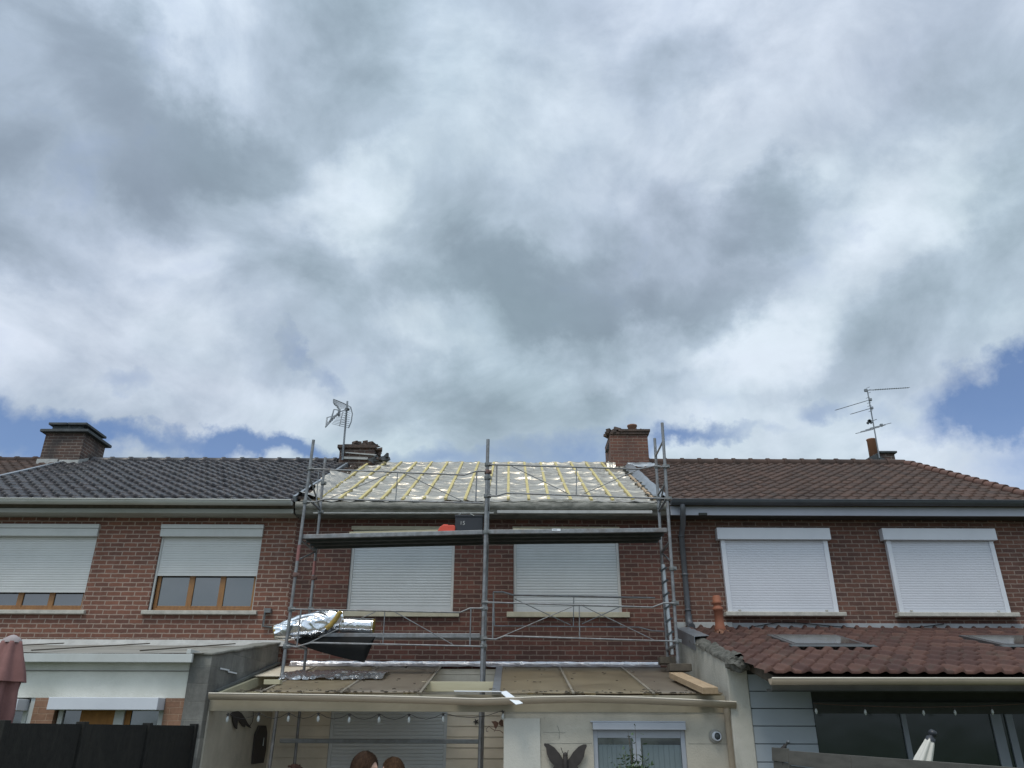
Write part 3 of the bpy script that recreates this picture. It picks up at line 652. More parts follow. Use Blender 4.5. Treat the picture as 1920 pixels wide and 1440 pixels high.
# chimney with two-tier slab cap, on the party line at the far left
ch = chimney(rl, -10.70, -9.80, 16.70, 17.66, HC + 5.35, HC + 6.20, BRICK_C)
m = MB(); m.box(-10.80, -9.70, 16.60, 17.76, HC + 6.20, HC + 6.265); m.build('chimney_cap', SLATE, ch, bevel=0.008)
m = MB(); m.box(-10.62, -9.92, 16.74, 17.50, HC + 6.266, HC + 6.39); m.build('chimney_neck', SLATE, ch, bevel=0.01)
m = MB(); m.box(-10.68, -10.26, 16.66, 17.60, HC + 6.391, HC + 6.445); m.box(-10.24, -9.80, 16.66, 17.62, HC + 6.391, HC + 6.445); m.build('cap_slab', SLATE, ch, bevel=0.006)
m = MB(); m.box(-10.73, -10.26, 16.66, 16.698, HC + 5.42, HC + 5.56); m.box(-10.22, -9.80, 16.66, 16.698, HC + 5.40, HC + 5.54)
m.prism([(-9.798, 16.66, HC + 5.40), (-9.798, YR, HC + 5.60), (-9.798, 17.70, HC + 5.64), (-9.798, 17.70, HC + 5.80), (-9.798, YR, HC + 5.76), (-9.798, 16.66, HC + 5.54)], (0.012, 0, 0))
m.build('flashing', LEAD, ch)

# far-left house: only its roof reaches the picture
hf = thing('brick_house', 'neighbouring house at the far left showing only a sliver of dull brown roof', 'house', (XFL, YW, 0))
house_shell(hf, XFL, XL - 0.05, [(-14.5, -12.6, zs_, zt_)], BRICK_L)
r = MB(); tiles(r, roof_pt(XFL, -0.02), (1, 0, 0), (0, math.cos(SL), math.sin(SL)), XL - XFL - 0.04, SLEN, 0.222, 0.285, 0.034, 0.03, 3, 8, 's')
ridge_tiles(r, XFL, XL - 0.5, 0.42, 0.10); r.build('roof', TILE_B, hf); back_slope(hf, XFL, XL - 0.04, TILE_B)
window_left(hf, -14.5, -12.6, zs_, zt_, zs_ + 0.3, YW, None, zbox)

# ================================================================== MIDDLE HOUSE
hm = thing('brick_house', 'red brick terrace house behind the scaffold, roof stripped to silver foil and yellow battens', 'house', (XM, YW, 0))
wm = [((fx(658, 1029) + fx(649, 1143)) / 2, (fx(853, 1026) + fx(848.5, 1143)) / 2), ((fx(963, 1024) + fx(962.7, 1146)) / 2, (fx(1160, 1020) + fx(1167.5, 1148)) / 2)]
zsm = fz(960, 1147.5); zhm = fz(960, 988)
house_shell(hm, XM + 0.002, XR - 0.002, [(a, b, zsm, zhm) for a, b in wm] + [(fx(618, 1380), fx(838, 1380), 0.02, 2.22)], BRICK_M)
window_mid(hm, *wm[0], zsm, zhm, YW, 'closed grey shutter left of the centre scaffold pole')
window_mid(hm, *wm[1], zsm, zhm, YW, 'closed grey shutter right of the centre scaffold pole')
lt = MB(); lt.box(wm[0][0] - 0.02, wm[0][1] + 0.02, YW - 0.03, YW + 0.04, zhm - 0.06, zhm + 0.0); lt.build('lintel', SILL_Y, hm)
lt = MB(); lt.box(wm[1][0] - 0.02, wm[1][1] + 0.02, YW - 0.03, YW + 0.04, zhm - 0.06, zhm + 0.0); lt.build('lintel', SILL_Y, hm)
# foil covered roof
FX0, FX1 = XM + 0.10, XR - 0.06
batx = [FX0 + 0.30 + 0.357 * k for k in range(17)]
def foil_pt(u, v):
    x = FX0 + u * (FX1 - FX0); t = 0.05 + v * (SLEN - 0.05)
    q = Vector((x * 1.1, t * 4.0, 0)); w = noise.noise(q) * 0.022 + (1 - abs(noise.noise(Vector((x * 1.6 + 5, t * 7.0 + 0.6 * noise.noise(Vector((x * 2, t, 1))), 3))))) ** 6 * 0.030
    lap = ((t + 0.03 * math.sin(x * 2.3) + 0.05 * noise.noise(Vector((x * 1.3, 0, 8)))) % 0.74) / 0.74
    w += 0.042 * math.exp(-((lap - 0.5) / 0.055) ** 2) * (0.6 + 0.8 * abs(noise.noise(Vector((x * 1.8, t, 5)))))
    w += -0.014 * (0.5 - 0.5 * math.cos(2 * math.pi * (x - batx[0]) / 0.357))
    w += 0.010 * noise.noise(Vector((x * 3, t * 12, 9)))
    return roof_pt(x, t, 0.0 + w)
m = MB(); m.grid(foil_pt, 420, 150); rm = m.build('roof', FOIL, hm, thick=0.0)
d = MB(); d.prism([roof_pt(XM + 0.03, -0.02, -0.06), roof_pt(XM + 0.03, SLEN, -0.06), roof_pt(XM + 0.03, SLEN, -0.16), roof_pt(XM + 0.03, -0.02, -0.16)], (XR - XM - 0.06, 0, 0)); d.build('roof_deck', TIMBER_D, rm)
back_slope(hm, XM, XR, FOIL)
# battens, each nailed down the slope
for k, x in enumerate(batx):
    b = MB(); j = random.uniform(-0.015, 0.015)
    top = SLEN - 0.08 + random.uniform(-0.04, 0.02); bot = 0.06 + random.uniform(0, 0.10)
    if k == 16: top = 2.9
    b.bar(roof_pt(x + j, bot, 0.028), roof_pt(x - j + 0.005, top, 0.03), 0.048, 0.038, up=(0, -math.sin(SL), math.cos(SL)))
    b.build('batten', TIMBER_Y if k != 16 else TIMBER, rm, bevel=0.002)
# torn membrane edge and rubble at both verges
rb = MB(); rr_ = random.Random(5)
for k in range(150):
    t = rr_.uniform(0.1, SLEN); x = XM + 0.12 + rr_.gauss(0, 0.05) + max(0, 0.15 * (t / SLEN - .3))
    rb.ball(roof_pt(x, t, 0.02), rr_.uniform(0.02, 0.07), 7, (1, 1.3, 0.6), 0.7, k)
tag(rb.build('verge_rubble', RUBBLE, rm), kind='stuff')
fl = MB(); fl.grid(lambda u, v: roof_pt(XM + 0.09 + 0.32 * u - 0.1 * (1 - u) * math.sin(v * 21), 0.1 + v * 2.6, 0.05 + 0.11 * (1 - u) * (0.5 + 0.5 * math.sin(v * 26 + 1)) + 0.03 * noise.noise(Vector((u * 4, v * 20, 1)))), 10, 60)
fl.build('membrane_flap', foil_mat('flap_foil', (0.42, 0.40, 0.36), 0.5, 0.5, 9.0), rm)
# zinc valley strip on the right verge
vs_ = MB(); vs_.grid(lambda u, v: roof_pt(XR - 0.19 + 0.22 * u, 0.15 + v * (SLEN - 0.35), 0.02 + 0.10 * (u if u < 0.5 else 1 - u * 0.4) + 0.02 * noise.noise(Vector((u * 3, v * 9, 4)))), 6, 40)
vs_.build('valley_strip', ZINC, rm, thick=0.004)
rb = MB()
for k in range(70):
    t = rr_.uniform(0.1, SLEN - .5); rb.ball(roof_pt(XR - 0.22 + rr_.gauss(0, 0.035), t, 0.03), rr_.uniform(0.015, 0.05), 7, (1, 1.4, 0.6), 0.7, k + 300)
tag(rb.build('verge_rubble', CEMENT, rm), kind='stuff')
# concrete eaves band
def eave_band(u, v):
    x = XM + 0.03 + u * (XR - XM - 0.05)
    prof = [(YE + 0.07, 3.31), (YE + 0.03, 3.33), (YE + 0.03, 3.385), (YE + 0.015, 3.395), (YE - 0.01, 3.40), (YE - 0.015, 3.47), (YE + 0.0, 3.515), (YE + 0.14, 3.53)]
    i = int(round(v * 7)); y, h = prof[i]
    e = 0.012 * noise.noise(Vector((x * 1.2, v * 3, 2))) + 0.006 * noise.noise(Vector((x * 7, v * 5, 2)))
    hump = 0.05 * math.exp(-((x - 0.75) / 0.75) ** 2) * (1 if i >= 6 else 0)
    return Vector((x, y + e, CZ + h + e + hump))
m = MB(); m.grid(eave_band, 260, 7, True); eb = m.build('eaves_band', plain('eaves_concrete', (0.33, 0.32, 0.285), 0.92, col2=(0.15, 0.15, 0.13), scale=7.0, bump=0.9, bscale=35, stain=(0.07, 0.072, 0.06), stain_amt=0.8, stretch=(0.7, 1, 2.2)), hm)
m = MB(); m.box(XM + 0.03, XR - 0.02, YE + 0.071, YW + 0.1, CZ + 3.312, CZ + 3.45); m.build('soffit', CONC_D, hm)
m = MB(); m.bar((XM + 0.35, YE + 0.0, CZ + 3.315), (-0.30, YE + 0.0, CZ + 3.325), 0.03, 0.018); m.build('drip_edge', LEAD, eb, bevel=0.003); m = MB(); m.bar((-0.24, YE - 0.02, CZ + 3.34), (XR - 0.3, YE - 0.02, CZ + 3.345), 0.05, 0.05); m.build('drip_edge', LEAD, eb, bevel=0.003)
m = MB(); m.grid(lambda u, v: Vector((FX0 + u * (FX1 - FX0), YE - 0.01 + 0.12 * v + 0.02 * noise.noise(Vector((u * 30, v, 2))), HE + 0.035 + 0.03 * v + 0.03 * noise.noise(Vector((u * 40, v * 2, 6))) - 0.02 * (1 - v)))
                 , 260, 4); m.build('foil_edge', FOIL, rm)
# damaged chimney on the left party line
def rubble(mb, c, spread, n, s0, s1, seed, flat=0.6):
    q = random.Random(seed)
    for k in range(n):
        p = Vector(c) + Vector((q.uniform(-1, 1) * spread[0], q.uniform(-1, 1) * spread[1], q.uniform(0, 1) * spread[2]))
        s_ = q.uniform(s0, s1); a = q.uniform(0, 3)
        vs = []
        for dx in (-1, 1):
            for dy in (-1, 1):
                for dz in (-1, 1):
                    v = Vector((dx * s_ * 1.3, dy * s_ * .8, dz * s_ * flat)) * q.uniform(.75, 1.1); v.rotate(Matrix.Rotation(a, 3, 'Z') @ Matrix.Rotation(q.uniform(-.6, .6), 3, 'X')); vs.append(p + v)
        mb.add(vs, [(0, 1, 3, 2), (4, 6, 7, 5), (0, 4, 5, 1), (2, 3, 7, 6), (0, 2, 6, 4), (1, 5, 7, 3)])
cm = MB()
x0, x1, y0, y1, z0, z1 = -3.93, -3.13, 16.75, 17.60, HC + 5.25, HC + 5.97
cm.prism([(x0, y0, z0), (x1, y0, z0), (x1, y0, z1 - 0.05), (x1 - 0.12, y0, z1), (x0 + 0.1, y0, z1), (x0 + 0.08, y0, z1 - 0.03), (x0, y0, z1 - 0.04)], (0, y1 - y0, 0))
chm = cm.build('chimney', BRICK_C, rm)
m = MB(); m.box(x0 - 0.05, x1 + 0.02, y0 - 0.05, y1 + .05, z1 - 0.10, z1 - 0.03); rubble(m, (x0 + 0.45, y0 + 0.3, z1), (0.32, 0.3, 0.04), 26, 0.04, 0.09, 11)
rubble(m, (x1 - 0.22, y0 + 0.35, z1 + 0.03), (0.16, 0.2, 0.07), 12, 0.05, 0.09, 12); rubble(m, (x1 + 0.02, y0 + 0.4, z1 - 0.45), (0.07, 0.5, 0.42), 26, 0.03, 0.07, 13)
m.build('broken_top', RUBBLE, chm)
m = MB(); m.bar(at(648, 848.5, y0 - .02), at(706, 853.5, y0 - .02), 0.03, 0.028); m.bar(at(644, 858.5, y0 - .03), at(690, 860, y0 - .03), 0.03, 0.05)
m.build('flashing', LEAD, chm)
m = MB(); m.prism([at(688, 861, y0 - .06), at(706, 855, y0 - .06), at(712, 858, y0 - .06), at(700, 869, y0 - .06)], (0, 0.02, 0)); rubble(m, at(715, 864, y0 - .02), (.12, .06, .10), 14, .03, .06, 77)
m.build('slipped_slate', SLATE, chm)
# right chimney with pot
cm = MB(); x0, x1, y0, y1, z0, z1 = 2.23, 3.08, 16.50, 17.5, HC + 5.1, HC + 6.13
cm.box(x0, x1, y0, y1, z0, z1)
chr_ = cm.build('chimney', BRICK_C2, rm, bevel=0.006)
m = MB(); m.box(x0 + 0.0, x1 + 0.035, y0 - 0.035, y1 + 0.03, z1, z1 + 0.06); m.box(x0 + 0.28, x1 + 0.06, y0 - 0.06, y1 + 0.05, z1 + 0.061, z1 + 0.12)
rubble(m, (x0 + 0.2, y0 + 0.2, z1 + 0.07), (0.26, 0.22, 0.08), 22, 0.04, 0.075, 21, 0.8); rubble(m, (x0 + 0.5, y0 + 0.1, z1 + 0.1), (0.3, 0.1, 0.03), 10, 0.03, 0.06, 22)
m.build('chimney_cap', RUBBLE, chr_, bevel=0.01)
m = MB(); m.lathe([(0.0, 0), (0.10, 0), (0.10, 0.17), (0.115, 0.18), (0.115, 0.21), (0.085, 0.212), (0.085, 0.1), (0, 0.1)], (x0 + 0.555, y0 + 0.25, z1 + 0.11), n=24); m.build('chimney_pot', POT, chr_)
m = MB(); m.prism([at(1142.5, 826, y0 + .3), at(1137, 841, y0 + .3), at(1142.5, 841.5, y0 + .3)], (0, 0.3, 0)); m.build('loose_slate', SLATE, chr_)
m = MB(); m.grid(lambda u, v: Vector((x0 + 0.35 + 0.65 * u, y0 - 0.03 - 0.06 * (1 - v), HC + 5.33 + 0.13 * v + 0.03 * noise.noise(Vector((u * 5, v * 3, 1))))), 14, 4); m.build('flashing', ZINC, chr_, thick=0.004)
m = MB(); m.grid(lambda u, v: Vector((x0 - 0.12 + 0.2 * u, y0 - 0.02 - .1 * (1 - v), HC + 5.27 + 0.2 * v + 0.06 * noise.noise(Vector((u * 5, v * 3, 7))))), 10, 6); m.build('torn_foil', FOIL, chr_)

# ================================================================== RIGHT HOUSE
hr = thing('brick_house', 'red brick terrace house with matte brown tiled roof, dark gutter and closed white shutters', 'house', (XR, YW, 0))
wr = [((fx(1349, 1013) + fx(1363.5, 1151.5)) / 2, (fx(1548, 1014) + fx(1570.5, 1152.5)) / 2), ((fx(1657.5, 1015) + fx(1685, 1156)) / 2, (fx(1857.5, 1017) + fx(1892.5, 1155)) / 2)]
zsr = fz(1500, 1151.5) + 0.02; ztr = fz(1500, 993)
house_shell(hr, XR, XEND - 0.08, [], BRICK_R)
window_right(hr, *wr[0], zsr, ztr, YW, 'closed white shutter nearest the downpipe')
window_right(hr, *wr[1], zsr, ztr, YW, 'closed white shutter farthest from the downpipe')
r = MB(); tiles(r, roof_pt(XR + 0.03, -0.02), (1, 0, 0), (0, math.cos(SL), math.sin(SL)), XEND - XR - 0.03, SLEN, 0.215, 0.29, 0.030, 0.026, 5, 10, 's')
ridge_tiles(r, XR + 0.1, XEND, 0.40, 0.115)
rr = r.build('roof', TILE_B, hr); back_slope(hr, XR, XEND, TILE_B)
u = MB(); u.prism([roof_pt(XR, 0, -0.03), roof_pt(XR, SLEN, -0.03), roof_pt(XR, SLEN, -0.12), roof_pt(XR, 0, -0.12)], (XEND - XR - 0.02, 0, 0)); u.build('roof_deck', TIMBER_D, rr)
vt = MB()                                              # rounded verge tiles
for k in range(int(SLEN / 0.3)):
    t0 = k * 0.3; vt.tube([roof_pt(XEND, t0, 0.055), roof_pt(XEND, t0 + 0.31, 0.035)], [0.085, 0.07], 12)
vt.build('verge_tiles', plain('verge_clay', (0.15, 0.075, 0.055), 0.85, col2=(0.10, 0.055, 0.042), scale=5), rr)
gutter('gutter', GUT_D, hr, [(XR + 0.02, YE - 0.08, CZ + 3.53), (XEND + 0.05, YE - 0.08, CZ + 3.53)], 0.075, lip=0.011)
c = MB(); c.box(XR + 0.02, XEND, YE + 0.02, YE + 0.05, CZ + 3.31, CZ + 3.405); c.box(XR + 0.02, XEND, YE + 0.025, YE + 0.05, CZ + 3.406, CZ + 3.5); c.build('fascia', FASC_R, hr)
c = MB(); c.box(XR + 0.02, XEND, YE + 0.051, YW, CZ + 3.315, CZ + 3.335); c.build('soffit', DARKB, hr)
# downpipe
dp_x = 2.885
dp = MB(); dp.tube([(dp_x - 0.02, YE - 0.08, CZ + 3.46), (dp_x - 0.02, YE - 0.08, CZ + 3.36), (dp_x, YE + 0.08, CZ + 3.18), (dp_x, YW - 0.07, CZ + 3.02), (dp_x, YW - 0.07, CZ + 1.70), (dp_x, YW - 0.07, CZ + 1.60)], 0.045, 14)
dp.tube([(dp_x, YW - 0.07, CZ + 1.72), (dp_x, YW - 0.07, CZ + 1.62), (dp_x + 0.01, YW - 0.14, CZ + 1.54), (dp_x + 0.01, YW - 0.20, CZ + 1.52)], 0.056, 14)
for z in (3.0, 2.35, 1.78): dp.lathe([(0.046, 0), (0.055, 0), (0.055, 0.03), (0.046, 0.03)], (dp_x, YW - 0.07, CZ + z), n=14)
dp.build('downpipe', plain('downpipe_zinc', (0.13, 0.14, 0.155), 0.5, metal=0.3, col2=(0.095, 0.10, 0.11), scale=4), hr)
# small chimney with tall pot, behind the ridge
ch4 = MB(); a = at(1651, 866, 17.9); b = at(1680, 866, 17.9); ch4.box(a.x, b.x, 17.9, 18.5, a.z - 0.5, at(1660, 850, 17.9).z)
ch4 = ch4.build('chimney', BRICK_C, rr, bevel=0.006)
m = MB(); q = at(1660, 850, 17.9).z; m.box(a.x - 0.05, b.x + 0.05, 17.84, 18.55, q, q + 0.045)
m.prism([at(1612, 867, 17.8), at(1648, 848, 17.8), at(1652, 858, 17.8), at(1690, 868, 17.8), at(1690, 872, 17.8), at(1612, 872, 17.8)], (0, 0.25, 0)); m.build('chimney_cap', SLATE, ch4, bevel=0.006)
p0, p1 = at(1639.5, 856, 17.95), at(1635, 824, 17.95)
m = MB(); m.lathe([(0.0, 0), (0.115, 0), (0.105, (p1 - p0).length - .03), (0.115, (p1 - p0).length - .02), (0.115, (p1 - p0).length), (0.085, (p1 - p0).length), (0.085, 0.2), (0, 0.2)], p0, axis=(0, 0, 1), n=24)
m.build('chimney_pot', plain('orange_pot', (0.33, 0.16, 0.085), 0.85, col2=(0.25, 0.12, 0.07), scale=6), ch4)

exec_parts = True

# ================================================================== ANTENNAS
def antenna_right():
    Y = 17.75
    base = at(1648.5, 858, Y)
    t = thing('television_antenna', 'tall thin mast with stacked comb aerials beside an orange chimney pot', 'antenna', base)
    A = lambda x, y, dy=0.0: at(1540 + x / 8, 700 + y / 8, Y + dy)
    m = MB(); m.tube([A(872, 1270), A(688, 245)], 0.016, 8); m.build('mast', ANT, t)
    def yagi(p, q, n, half, vert=False, r=0.006, refl=True, start=0.15):
        m = MB(); p, q = Vector(p), Vector(q); m.tube([p, q], 0.010, 6)
        a = (q - p).normalized(); s = a.cross(Vector((0, 0, 1))).normalized()
        e = Vector((0, 0, 1)) if vert else s
        for k in range(n):
            c = p + (q - p) * (start + (1 - start) * k / max(1, n - 1)); h = half * (1 - 0.25 * k / n)
            m.tube([c - e * h, c + e * h], r, 5)
        if refl:
            for dz in (-0.07, 0.07, 0): m.tube([p + a * 0.12 + Vector((0, 0, dz)) - s * half, p + a * 0.12 + Vector((0, 0, dz)) + s * half], r, 5)
        m.box(p.x - .03, p.x + .03, p.y - .03, p.y + .03, p.z - .03, p.z + .03)
        m.build('aerial', ANT, t)
    yagi(A(665, 255), A(1310, 215, 0.9), 16, 0.05, start=0.2)
    yagi(A(735, 395), A(225, 548, -1.2), 14, 0.05, start=0.2)
    yagi(A(755, 520), A(455, 608, -0.9), 9, 0.05, start=0.2)
    yagi(A(900, 778, 0.5), A(645, 872, -0.5), 4, 0.26, r=0.008, refl=False, start=0.05)
    m = MB(); m.bar(A(690, 755), A(740, 700), 0.03, 0.06); m.bar(A(700, 700), A(760, 750), 0.03, 0.05); m.tube([A(740, 720), A(830, 690, .3)], 0.008, 6); m.build('junction_box', SLATE, t)
antenna_right()
def antenna_left():
    Y = 16.7
    Z = lambda x, y, dy=0.0: at(590 + x / 10.2875, 740 + y / 10.2875, Y + dy)
    t = thing('television_antenna', 'grid panel aerial on a short mast beside the broken chimney', 'antenna', Z(538, 1250))
    m = MB(); m.tube([Z(536, 1260), Z(632, 128)], 0.022, 10); m.box(*[v for ab in zip(Z(515, 1190, -.05), Z(560, 1010, .05)) for v in ab]); m.build('mast', ANT, t)
    # reflector: two curved wings of thin rods
    m = MB()
    def wing(c0, c1, d0, d1, n, bow):
        for k in range(n):
            f = k / (n - 1); p = c0.lerp(c1, f); q = d0.lerp(d1, f); m.tube([p, p.lerp(q, .5) + bow * math.sin(math.pi * f), q], 0.005, 5)
    wing(Z(640, 215, -.1), Z(480, 600, -.4), Z(700, 240, .2), Z(655, 640, .1), 11, Vector((0.02, 0.04, 0)))
    wing(Z(480, 380, -.4), Z(330, 560, -.55), Z(640, 300, 0), Z(655, 640, .1), 9, Vector((0, 0.02, 0)))
    m.tube([Z(695, 240, .2), Z(728, 370, .2), Z(705, 520, .15), Z(655, 640, .1)], 0.014, 6)
    m.tube([Z(545, 330, -.3), Z(510, 470, -.35), Z(478, 605, -.4)], 0.010, 6)
    m.build('grid_reflector', ANT, t)
    m = MB()
    for k in range(9):
        f = k / 8; p = Z(365, 90, -.2).lerp(Z(380, 190, -.2), f); q = Z(700, 240, .2).lerp(Z(470, 290, 0), f); m.tube([p, q], 0.005, 5)
    m.tube([Z(365, 85, -.2), Z(360, 150, -.2), Z(385, 195, -.2), Z(440, 215, -.1), Z(465, 290, 0)], 0.012, 6)
    m.tube([Z(365, 85, -.2), Z(560, 165, 0), Z(700, 240, .2)], 0.008, 6)
    m.build('grid_reflector', ANT, t)
    m = MB()
    m.tube([Z(640, 280, 0), Z(480, 330, -.3), Z(215, 620, -.9)], 0.014, 6); m.tube([Z(480, 300, -.3), Z(370, 285, -.5), Z(290, 520, -.8)], 0.011, 6)
    m.tube([Z(240, 440, -.8), Z(215, 620, -.9)], 0.016, 6); m.tube([Z(240, 440, -.8), Z(330, 420, -.6), Z(470, 390, -.3)], 0.010, 6); m.tube([Z(370, 285, -.5), Z(310, 520, -.7)], 0.016, 6)
    for k in range(8):
        f = k / 7; c = Z(470, 360, -.35).lerp(Z(230, 590, -.85), f); m.tube([c - Vector((0.05, -.1, 0.02)), c + Vector((0.05, -.1, 0.05))], 0.006, 5)
    m.box(*[v for ab in zip(Z(440, 390, -.36), Z(500, 300, -.26)) for v in ab])
    m.build('aerial', ANT, t)
    m = MB(); c = Z(625, 285); m.ball(c, 0.05, 8, (1.3, 1, .8)); m.build('clamp', SLATE, t)
antenna_left()

# ================================================================== LEFT EXTENSION
YX = 10.22
XPW0, XPW1 = -3.985, -3.725            # left party wall
le = thing('house_extension', 'flat roofed white rendered extension with white fascia and orange brick piers', 'extension', (-8, YX, 0))
fasz1 = at(250, 1226, YX - 0.12).z; fasz0 = at(250, 1242, YX - 0.12).z
wallt = at(250, 1243, YX).z + 0.1
pz = at(330, 1309, YX).z
b1 = (at(62, 1330, YX).x, at(103, 1330, YX).x); b2 = (at(306.5, 1335, YX).x, at(357, 1335, YX).x)
rx0, rx1 = -11.0, XPW0 - 0.01
w = MB(); facade(w, rx0, rx1, pz, wallt, YX, []); w.add([(rx0, YX, 0), (rx0, YW, 0), (rx0, YW, wallt), (rx0, YX, wallt)], [(0, 1, 2, 3)])
w.add([(rx1, YX, 0), (rx1, YW, 0), (rx1, YW, wallt), (rx1, YX, wallt)], [(0, 1, 2, 3)])
w.box(rx0, rx1, YX + .12, YX + .16, pz - .02, pz + .1)
wl_ = w.build('wall', RENDER_W, le)
for (a, b) in (b1, b2): m = MB(); m.box(a, b, YX + 0.0, YX + 0.25, 0, pz); m.build('brick_pier', BRICK_O, le, bevel=0.004)
m = MB(); m.box(b1[0] - 0.06, b1[0] - .002, YX + 0.02, YX + 0.25, 0, pz); m.build('pier_trim', WHITE, le)
fa = MB(); fa.box(rx0, at(361.5, 1234, YX - .12).x, YX - 0.15, YX - 0.10, fasz0, fasz1); fa.box(at(353, 1220, YX - .1).x, at(361, 1220, YX - .1).x, YX - 0.15, YX + 0.3, fasz1 + .001, fasz1 + 0.055)
fa.build('fascia', WHITE, le, bevel=0.004)
m = MB(); m.box(rx0, rx1 + .02, YX - 0.1, YX - 0.001, fasz0 + 0.02, fasz1 - 0.03); m.build('soffit', WHITE, le)
m = MB(); m.box(rx0, rx1, YX - 0.012, YX - 0.001, at(250, 1258, YX).z - .006, at(250, 1258, YX).z + .006); m.build('render_joint', CONC, wl_)
zb = at(300, 1211, YW - .02).z; zf = fasz1 + 0.0
def lroof(u, v):
    y = YX - 0.12 + v * (YW - .03 - YX + 0.12); x = rx0 + u * (XPW1 - 0.1 - rx0)
    return Vector((x, y, zf + (zb - zf) * v + 0.012 * noise.noise(Vector((x * 1.5, y * 3, 0))) + 0.01))
m = MB(); m.grid(lroof, 120, 16); lr = m.build('roof', GREYWALL, le)
m = MB()
for k in range(5):
    x = -10.0 + 1.35 * k; m.bar((x, YX - .1, zf + .04), (x + 0.25, YW - .3, zb + 0.01), 0.02, 0.015)
m.build('roof_seam', TIMBER_D, lr)
m = MB(); m.grid(lambda u, v: Vector((rx0 + u * (at(540, 1205, YW).x - rx0), YW - 0.015 - 0.12 * (1 - v) ** 2 + .006 * noise.noise(Vector((u * 30, v * 3, 1))), zb - 0.01 + 0.105 * v)), 100, 4); m.build('wall_flashing', LEAD, le, thick=0.004)
m = MB(); a, b = at(105, 1319, YX - .2), at(306, 1319, YX - .2)
sb0, sb1 = at(200, 1331, YX - .2).z, pz + 0.0
m.box(b1[1] + 0.004, b2[0] - 0.004, YX - 0.20, YX + 0.05, sb0, sb1); m.build('shutter_box', WHITE_B, le, bevel=0.006)
m = MB(); m.box(rx0, b1[0] - 0.09, YX - 0.20, YX + 0.05, sb0 - .01, sb1 - .02); m.build('shutter_box', WHITE_B, le, bevel=0.006)
def ext_window(parent, x0, x1, z1, posts, curtain=True):
    m = MB(); m.box(x0, x0 + .06, YX + .06, YX + .13, 0.1, z1); m.box(x1 - .06, x1, YX + .06, YX + .13, 0.1, z1)
    for p in posts: m.box(p - .06, p + .06, YX + .055, YX + .13, 0.1, z1)
    m.box(x0, x1, YX + .05, YX + .13, 0.0, 0.099)
    wdw = m.build('window', WHITE, parent, bevel=0.004)
    m = MB(); m.box(x0 + .06, x1 - .06, YX + .09, YX + .096, 0.1, z1); m.build('pane', GLASS, wdw)
    return wdw
ww_ = ext_window(le, b1[1] + 0.02, b2[0] - 0.02, pz - 0.01, [at(218, 1350, YX).x])
m = MB(); m.grid(lambda u, v: Vector((at(143, 1350, YX).x + u * 0.62, YX + 0.08 - 0.004 * math.sin(u * 40), 0.3 + v * (pz - .36))), 60, 2)
m.build('curtain', plain('orange_curtain', (0.36, 0.17, 0.05), 0.9, col2=(0.25, 0.12, 0.04), scale=4), ww_)
ext_window(le, rx0 + .1, b1[0] - 0.09, pz - 0.06, [-8.0])
# left party wall
pl = thing('party_wall', 'bare grey concrete wall between white extension and beige veranda', 'wall', (XPW0, YX, 0))
ztf, ztb = at(378, 1228, YX - .05).z, at(528, 1208, YW).z
m = MB(); m.prism([(XPW0, YX - .03, 0), (XPW0, YW - .02, 0), (XPW0, YW - .02, ztb), (XPW0, YX - .03, ztf)], (XPW1 - XPW0, 0, 0)); pw = m.build('wall', BLOCKS, pl, bevel=0.01)
m = MB(); m.grid(lambda u, v: Vector((XPW0 - .01 + u * (XPW1 - XPW0 + .03), YX - .05 + v * (YW - .02 - YX + .04), ztf + (ztb - ztf) * v + .012 + .012 * noise.noise(Vector((u * 3, v * 8, 1))))), 6, 40); m.build('coping', CONC, pl, thick=0.03)
m = MB(); m.prism([(XPW1 + .002, YX + .1, 0), (XPW1 + .002, YW - .03, 0), (XPW1 + .002, YW - .03, at(530, 1252, YW).z - .05), (XPW1 + .002, YX + .1, at(395, 1300, YX).z - .06)], (0.02, 0, 0)); m.build('render_coat', RENDER_C, pl)
m = MB(); p = XPW1 + .012
for (a, b, y, dy) in ((402, 418, 1254, 0), (417, 434, 1257, 0)):
    q = at(a, y, 10.55); m.box(p, p + .012, 10.5 + (a - 402) * .02, 10.5 + (b - 402) * .02, q.z - .008, q.z + .010)
m.build('cable_clip', WHITE_S, pl)
# flashing strip where the wall meets the veranda roof
m = MB(); m.bar((XPW1 + .03, YX + .2, at(395, 1299, YX).z + .02), (XPW1 + .03, YW - .05, at(528, 1246, YW).z + .02), 0.05, 0.03); m.build('angle_flashing', CONC_D, pl)

# ================================================================== VERANDA
YV = 10.3
vr = thing('veranda', 'cream veranda with dirty brown roof sheets, sagging beige gutter and one sheet missing', 'veranda', ((XM + XR) / 2, YV, 0))
vz1 = at(900, 1252, YW - .03).z; vz0 = at(900, 1301, YV + .02).z
VN = (Vector((1, 0, 0)).cross(Vector((0, YW - .03 - YV, vz1 - vz0)))).normalized()
VP0 = Vector((0, YV, vz0))
def vroof(x, t, lift=0.0): return Vector((x, YV + t * (YW - .03 - YV), vz0 + t * (vz1 - vz0))) + VN * lift
def vx(px, py): return onp(px, py, VP0, VN).x
seams = [XPW1 + .30, vx(498, 1296), vx(642, 1299), vx(789, 1300), vx(930, 1300), vx(1073, 1298), vx(1221, 1299), XR - 0.0]
VX0, VX1 = XPW1 + 0.02, XR - 0.02
cells = [(seams[1], seams[2], POLY), (seams[2], seams[3], POLY_G), (seams[4], seams[5], POLY), (seams[5], seams[6], POLY), (seams[6], VX1, POLY_G), ]
